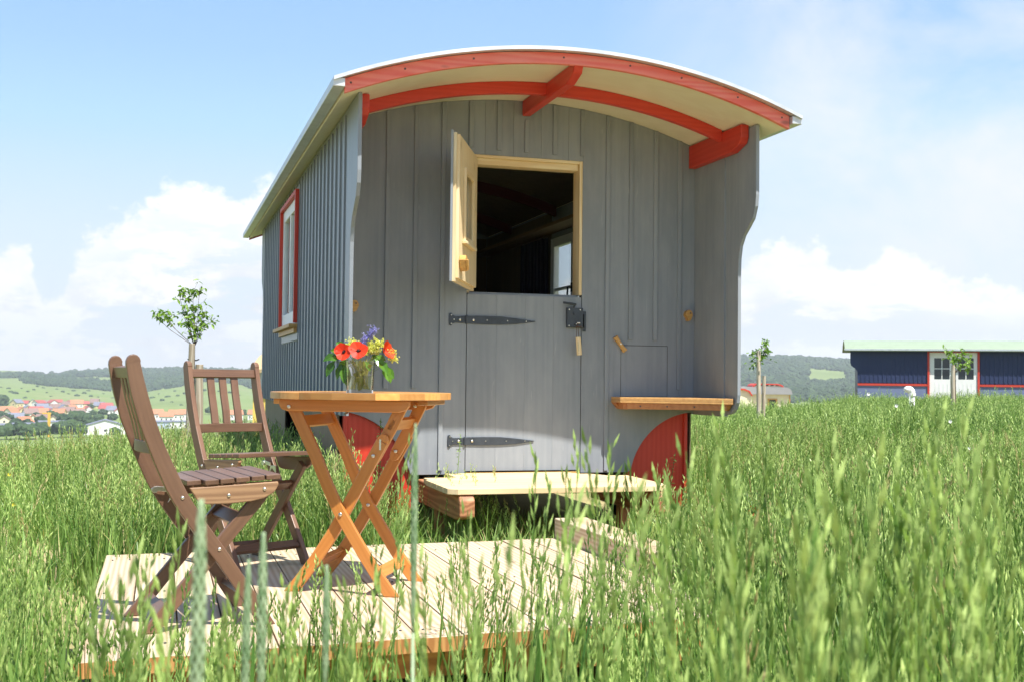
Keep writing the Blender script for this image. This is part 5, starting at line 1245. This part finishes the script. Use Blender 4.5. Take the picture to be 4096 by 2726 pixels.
def put(kind, p, sc, tilt=.12, sz=None):
    i0, n = KIND[kind]; pts.append((p.x, p.y, p.z - .01, gr.gauss(0, tilt), gr.gauss(0, tilt), gr.uniform(0, 6.28), sc, sc, sz if sz else sc, i0 + gr.randrange(n)))
def area(r0, r1, a0, a1, dens, fn):
    n = int(.5 * (r1 * r1 - r0 * r0) * (a1 - a0) * dens)
    for _ in range(n):
        r = math.sqrt(gr.uniform(r0 * r0, r1 * r1)); a = gr.uniform(a0, a1); x, y = r * math.sin(a + yaw), r * math.cos(a + yaw); fn(Vector((x, y, ground_z(x, y))), r, a)
A0, A1 = px2az(-1300), px2az(3100)
def pxx(a): return 1178 + 2673.5 * math.tan(a)
def hvar(p): return 1 + .22 * noise.noise(Vector((p.x, p.y, 0)) * .55) + .12 * noise.noise(Vector((p.x, p.y, 9)) * 2.1)
def f_near(p, r, a):
    x = pxx(a)
    if blocked(p.x, p.y): return
    lf = np.interp(x, [1150, 1450], [0, 1])          # 0: sparse window onto the deck, 1: dense tall stand
    bare = noise.noise(Vector((p.x, p.y, 3)) * .7)
    if r < 3.6:
        z_top = .8 - (np.interp(x, [0, 250, 700, 1180, 1300, 1400, 1600, 1700, 2400], [1090, 1220, 1250, 1110, 1040, 1040, 1060, 1010, 950]) - 865) * r / 2673.5
        h = (z_top - p.z); sc = h / .67 * gr.uniform(.70, 1.04)
        if r < 1.0 and 1050 < x < 1850 and gr.random() < .75: return
        sc = max(.35, min(1.65, sc))
        if 80 < x < 1300 and gr.random() > (.50 if r < 2.6 else .80): return
        put('b_sparse' if (x < 1350 or gr.random() < .5) else 'a_full', p, 1.0, .06, sc)
        return
    # behind the front line
    sc = hvar(p)
    if 1.0 < p.x < 3.75 and 5.2 < p.y < 7.1: put('d_short', p, .9, .15, gr.uniform(.6, 1.0)); return
    if x < 1150:
        if x < 620 and r < 9 and bare > -.08:
            if gr.random() < .80:
                if gr.random() < .6: put('d_short', p, 1.0, .15, gr.uniform(.7, 1.1))
                return
        put('a_full', p, 1.05, .12, .92 * sc); return
    put('a_full' if gr.random() < .8 else 'b_sparse', p, 1.05, .10, sc * np.interp(r, [3.6, 6, 14], [1.12, 1.03, 1.0]) * (.93 if x > 1500 else .85))
area(.62, 1.3, A0, A1, 13, f_near); area(1.3, 3.6, A0, px2az(1250), 19, f_near); area(1.3, 3.6, px2az(1250), px2az(1520), 15, f_near); area(1.3, 3.6, px2az(1520), A1, 26, f_near); area(3.6, 8, A0, A1, 24, f_near); area(8, 14, A0, A1, 18, f_near)
def f_far(p, r, a):
    if blocked(p.x, p.y): return
    i = 0; rc = np.interp(a, [q[0] for q in PROF], [c[1] for c in COLS])
    if r > rc + 16: return
    put('c_far', p, 1.15 if r < 25 else 1.5, .1, hvar(p) * (1.30 if gr.random() < .08 else 1.05) * np.interp(pxx(a), [300, 700, 1650, 1850, 1950, 2300], [.9, .9, .80, .82, .98, 1.04]))
area(14, 26, A0, A1, 10, f_far); area(26, 70, A0, A1, 4.2, f_far)
# taller dark grass close round the wagon and the deck
for k in range(260):
    x, y = gr.uniform(-.35, 1.0), gr.uniform(5.65, 9.5); put('a_full', Vector((x, y, ground_z(x, y))), 1.0, .12, gr.uniform(.85, 1.12))
for k in range(60):
    x, y = gr.uniform(.2, 1.9), gr.uniform(5.65, 6.9); put('d_short' if gr.random() < .6 else 'a_full', Vector((x, y, ground_z(x, y))), .9, .15, gr.uniform(.5, .85))
for k in range(50):
    x, y = gr.uniform(3.0, 4.2), gr.uniform(5.3, 7.0); put('d_short', Vector((x, y, ground_z(x, y))), 1.0, .15, gr.uniform(.7, 1.1))
for k in range(40):
    x, y = gr.uniform(1.5, 3.0), gr.uniform(5.7, 6.9); put('d_short', Vector((x, y, ground_z(x, y))), .9, .15, gr.uniform(.6, 1.0))
for k in range(20):
    x, y = gr.uniform(1.4, 2.4), gr.uniform(2.75, 3.5)
    if not blocked(x, y): put('a_full' if gr.random() < .6 else 'b_sparse', Vector((x, y, ground_z(x, y))), 1.0, .08, gr.uniform(.85, 1.12))
for k in range(36):
    x, y = gr.uniform(1.97, 2.5), gr.uniform(3.4, 4.45); put('a_full', Vector((x, y, ground_z(x, y))), 1.0, .12, gr.uniform(.75, 1.05))
scatter('meadow_grass', pts, PG, 'tall flowering green meadow grass with drooping seed heads')
print('grass instances', len(pts))

# blurred rye stalks close to the camera
def rye(label, x, ytop, D, rad, blen, lean=0.0):
    top = at(x, ytop, D=D); b = Vector((top.x - RGT.x * lean, top.y - RGT.y * lean, ground_z(top.x, top.y)))
    t = thing('rye_stalk', label, 'rye stalk', b, 0, 'blurred rye stalks close to the camera'); tp = top - b; el_ = blen
    s = MB(); d = tp.normalized(); s.tube([(0, 0, -.05), tp * .5 + RGT * .004, tp - d * el_], [.0022, .0021, .0018], 7); s.build('stem', M['rye'], t, smooth=True)
    s = MB(); b0 = tp - d * el_; n = int(el_ / .0055)
    for k in range(n):
        c_ = b0 + d * el_ * k / n; f = math.sin(PI * (k + 1) / (n + 1)) ** .5
        for q in range(4):
            a = q * PI / 2 + (k % 2) * .5; o = (RGT * math.cos(a) + FWD * math.sin(a)); e = c_ + (d * .8 + o * .55).normalized() * .014
            s.tube([c_ + o * rad * .3 * f, c_ + o * rad * .62 * f + d * .005, c_ + o * rad * .8 * f + d * .011], [rad * .3, rad * .42 * f + .0004, .0005], 5)
    s.build('ear', M['rye'], t, smooth=True)
rye('widest blurred grey green rye stalk, crossing the near chair', 463, 1165, .78, .0052, .17, .004)
rye('slim blurred rye stalk right of the widest one, below the chair seats', 606, 1238, .95, .0042, .14)
rye('tall blurred rye stalk in front of the table leg and the step', 956, 985, 1.15, .0032, .20)
rye('short blurred rye stalk below the table', 752, 1312, 1.05, .0032, .11)
rye('leaning blurred rye stalk left of the slim one', 572, 1300, 1.0, .0036, .14, .012)
# bigger near seed heads on the right
def bigstem(label, x, ytop, D, n=16, L=.030, seed=0):
    top = at(x, ytop, D=D); b = Vector((top.x, top.y, ground_z(top.x, top.y))); me = g_mesh('seed_stem', lambda V_, F_, T_, Mi_: [g_stem(V_, F_, T_, Mi_, Vector((gr.gauss(0, .006), gr.gauss(0, .006), 0)) * q, gr.random() * 6.28, (top.z - b.z) * (1, .95, .88)[q], .05 + .03 * q, n + 6, L * 1.0, .0058, spread=.8, wd=.0035) for q in range(2)] + [g_blade(V_, F_, T_, Mi_, Vector((0, 0, 0)), gr.random() * 6.28, (top.z - b.z) * gr.uniform(.4, .7), gr.uniform(.1, .5), gr.uniform(.008, .014)) for q in range(3)], GM)
    o = bpy.data.objects.new('brome_stem', me); scene.collection.objects.link(o); o.location = b; tag(o, label, 'grass stem', 'tall brome stems standing out of the near meadow')
for x, y, D in ((1868, 1045, .80), (1855, 1110, .85), (1216, 1040, 1.9), (1290, 1010, 1.8), (1345, 1012, 1.9), (1432, 1005, 1.5), (1500, 1065, 1.8), (1560, 1075, 1.7), (1655, 1035, 1.3), (1745, 955, 1.5), (1770, 1010, 1.6), (2065, 930, 1.3), (2095, 960, 1.4), (2210, 1000, 1.15), (2290, 940, 1.2), (2330, 1080, 1.2), (1950, 1080, 1.3), (2010, 1090, 1.4), (895, 1020, 2.2), (350, 1200, 1.5), (290, 1270, 1.6), (640, 1330, 1.4), (840, 1260, 1.8), (1230, 1180, 1.5), (870, 1350, 1.3)):
    bigstem('tall brome stem with drooping seed head in the near meadow', x, y, D)
for k in range(30):
    x = gr.uniform(180, 2330); y = np.interp(x, [0, 300, 900, 1250, 1500, 2356], [1230, 1300, 1330, 1190, 1090, 1060]) + gr.uniform(-50, 170)
    bigstem('tall brome stem with drooping seed head in the near meadow', x, y, gr.uniform(.85, 1.7), gr.randint(11, 17), gr.uniform(.026, .034))
# weeds by the wagon wheels and door
def weed(label, base, h, n, lean=0, mat='weed'):
    t = thing('weed', label, 'weed', base); s = MB(); l_ = MB(); top = Vector((lean, 0, h)); s.tube([(0, 0, 0), (lean * .3, 0, h * .5), top], [.003, .0025, .0015], 5)
    for k in range(n):
        u = gr.uniform(.25, 1); p = Vector((lean * u * u, 0, h * u)); a = gr.random() * 6.28; d = Vector((math.cos(a), math.sin(a), gr.uniform(0, .9)))
        leafmesh(l_, p, d, Vector((0, 0, 1)), gr.uniform(.03, .06) * (1.3 - u * .7), .012, .3, 4, .4)
    s.build('stem', M[mat], t); l_.build('leaves', M[mat], t)
weed('dark leafy weed in front of the left red wheel guard', Vector((1.27, 6.95, -.2)), .76, 70)
weed('small dark weed in front of the right red wheel guard', Vector((3.08, 6.8, -.2)), .55, 40, .06)
weed('pale grass weed climbing beside the lower door hinge', Vector((1.745, 6.98, -.2)), .66, 40, .03, 'blade')
# meadow flowers
def mflower(label, x, y, D, mat, sz, group=None, name='meadow_poppy', cat='flower'):
    p = at(x, y, D=D); gz = ground_z(p.x, p.y); t = thing(name, label, cat, (p.x, p.y, gz), 0, group); h = p.z - gz
    s = MB(); s.tube([(0, 0, 0), (.01, 0, h * .6), (0, 0, h)], .0018, 5); s.build('stem', M['stem'], t); s = MB()
    for k in range(5):
        a = k * 1.257; d = RGT * math.cos(a) + Vector((0, 0, 1)) * math.sin(a) - FWD * .35; leafmesh(s, Vector((0, 0, h)), d, -FWD, sz, sz * .95, .2, 4)
    s.build('petals', M[mat], t)
mflower('single red poppy in the right hand meadow', 1731, 1172, 4.8, 'poppy', .028)
for x, y in ((2062, 932), (2186, 968), (1998, 905), (2230, 1030)): mflower('small white flower dotted in the right hand meadow', x, y, 9.0, 'wflower', .016, 'white flowers dotted in the right hand meadow', 'white_flower')
for x, y in ((22, 1090), (415, 1195), (32, 1160), (360, 1230)): mflower('small yellow flower in the grass left of the deck', x, y, 6.5, 'yellowpetal', .012, 'yellow flowers in the grass left of the deck', 'yellow_flower')

# ---------------------------------------------------------------- haze
HZ = True
if HZ:
    hm = bpy.data.materials.new('haze'); hm.use_nodes = True; t = NT(hm.node_tree); t.n.clear()
    pv = t('ShaderNodeVolumePrincipled', {'Color': (.90, .95, 1.0, 1), 'Density': .0002, 'Anisotropy': .2}); out = t('ShaderNodeOutputMaterial'); t.l.new(pv.outputs[0], out.inputs['Volume'])
    me = bpy.data.meshes.new('haze'); bm = bmesh.new(); bmesh.ops.create_cube(bm, size=1); bm.to_mesh(me); bm.free()
    for v in me.vertices: v.co = (v.co.x * 8800, v.co.y * 8800, v.co.z)
    zlo, zhi = -95.0, 170.0
    for v in me.vertices: v.co.z = zlo if v.co.z < 0 else zhi
    me.materials.append(hm); o = bpy.data.objects.new('haze', me); scene.collection.objects.link(o); tag(o, 'thin pale summer haze over the valley', None, None, 'stuff')
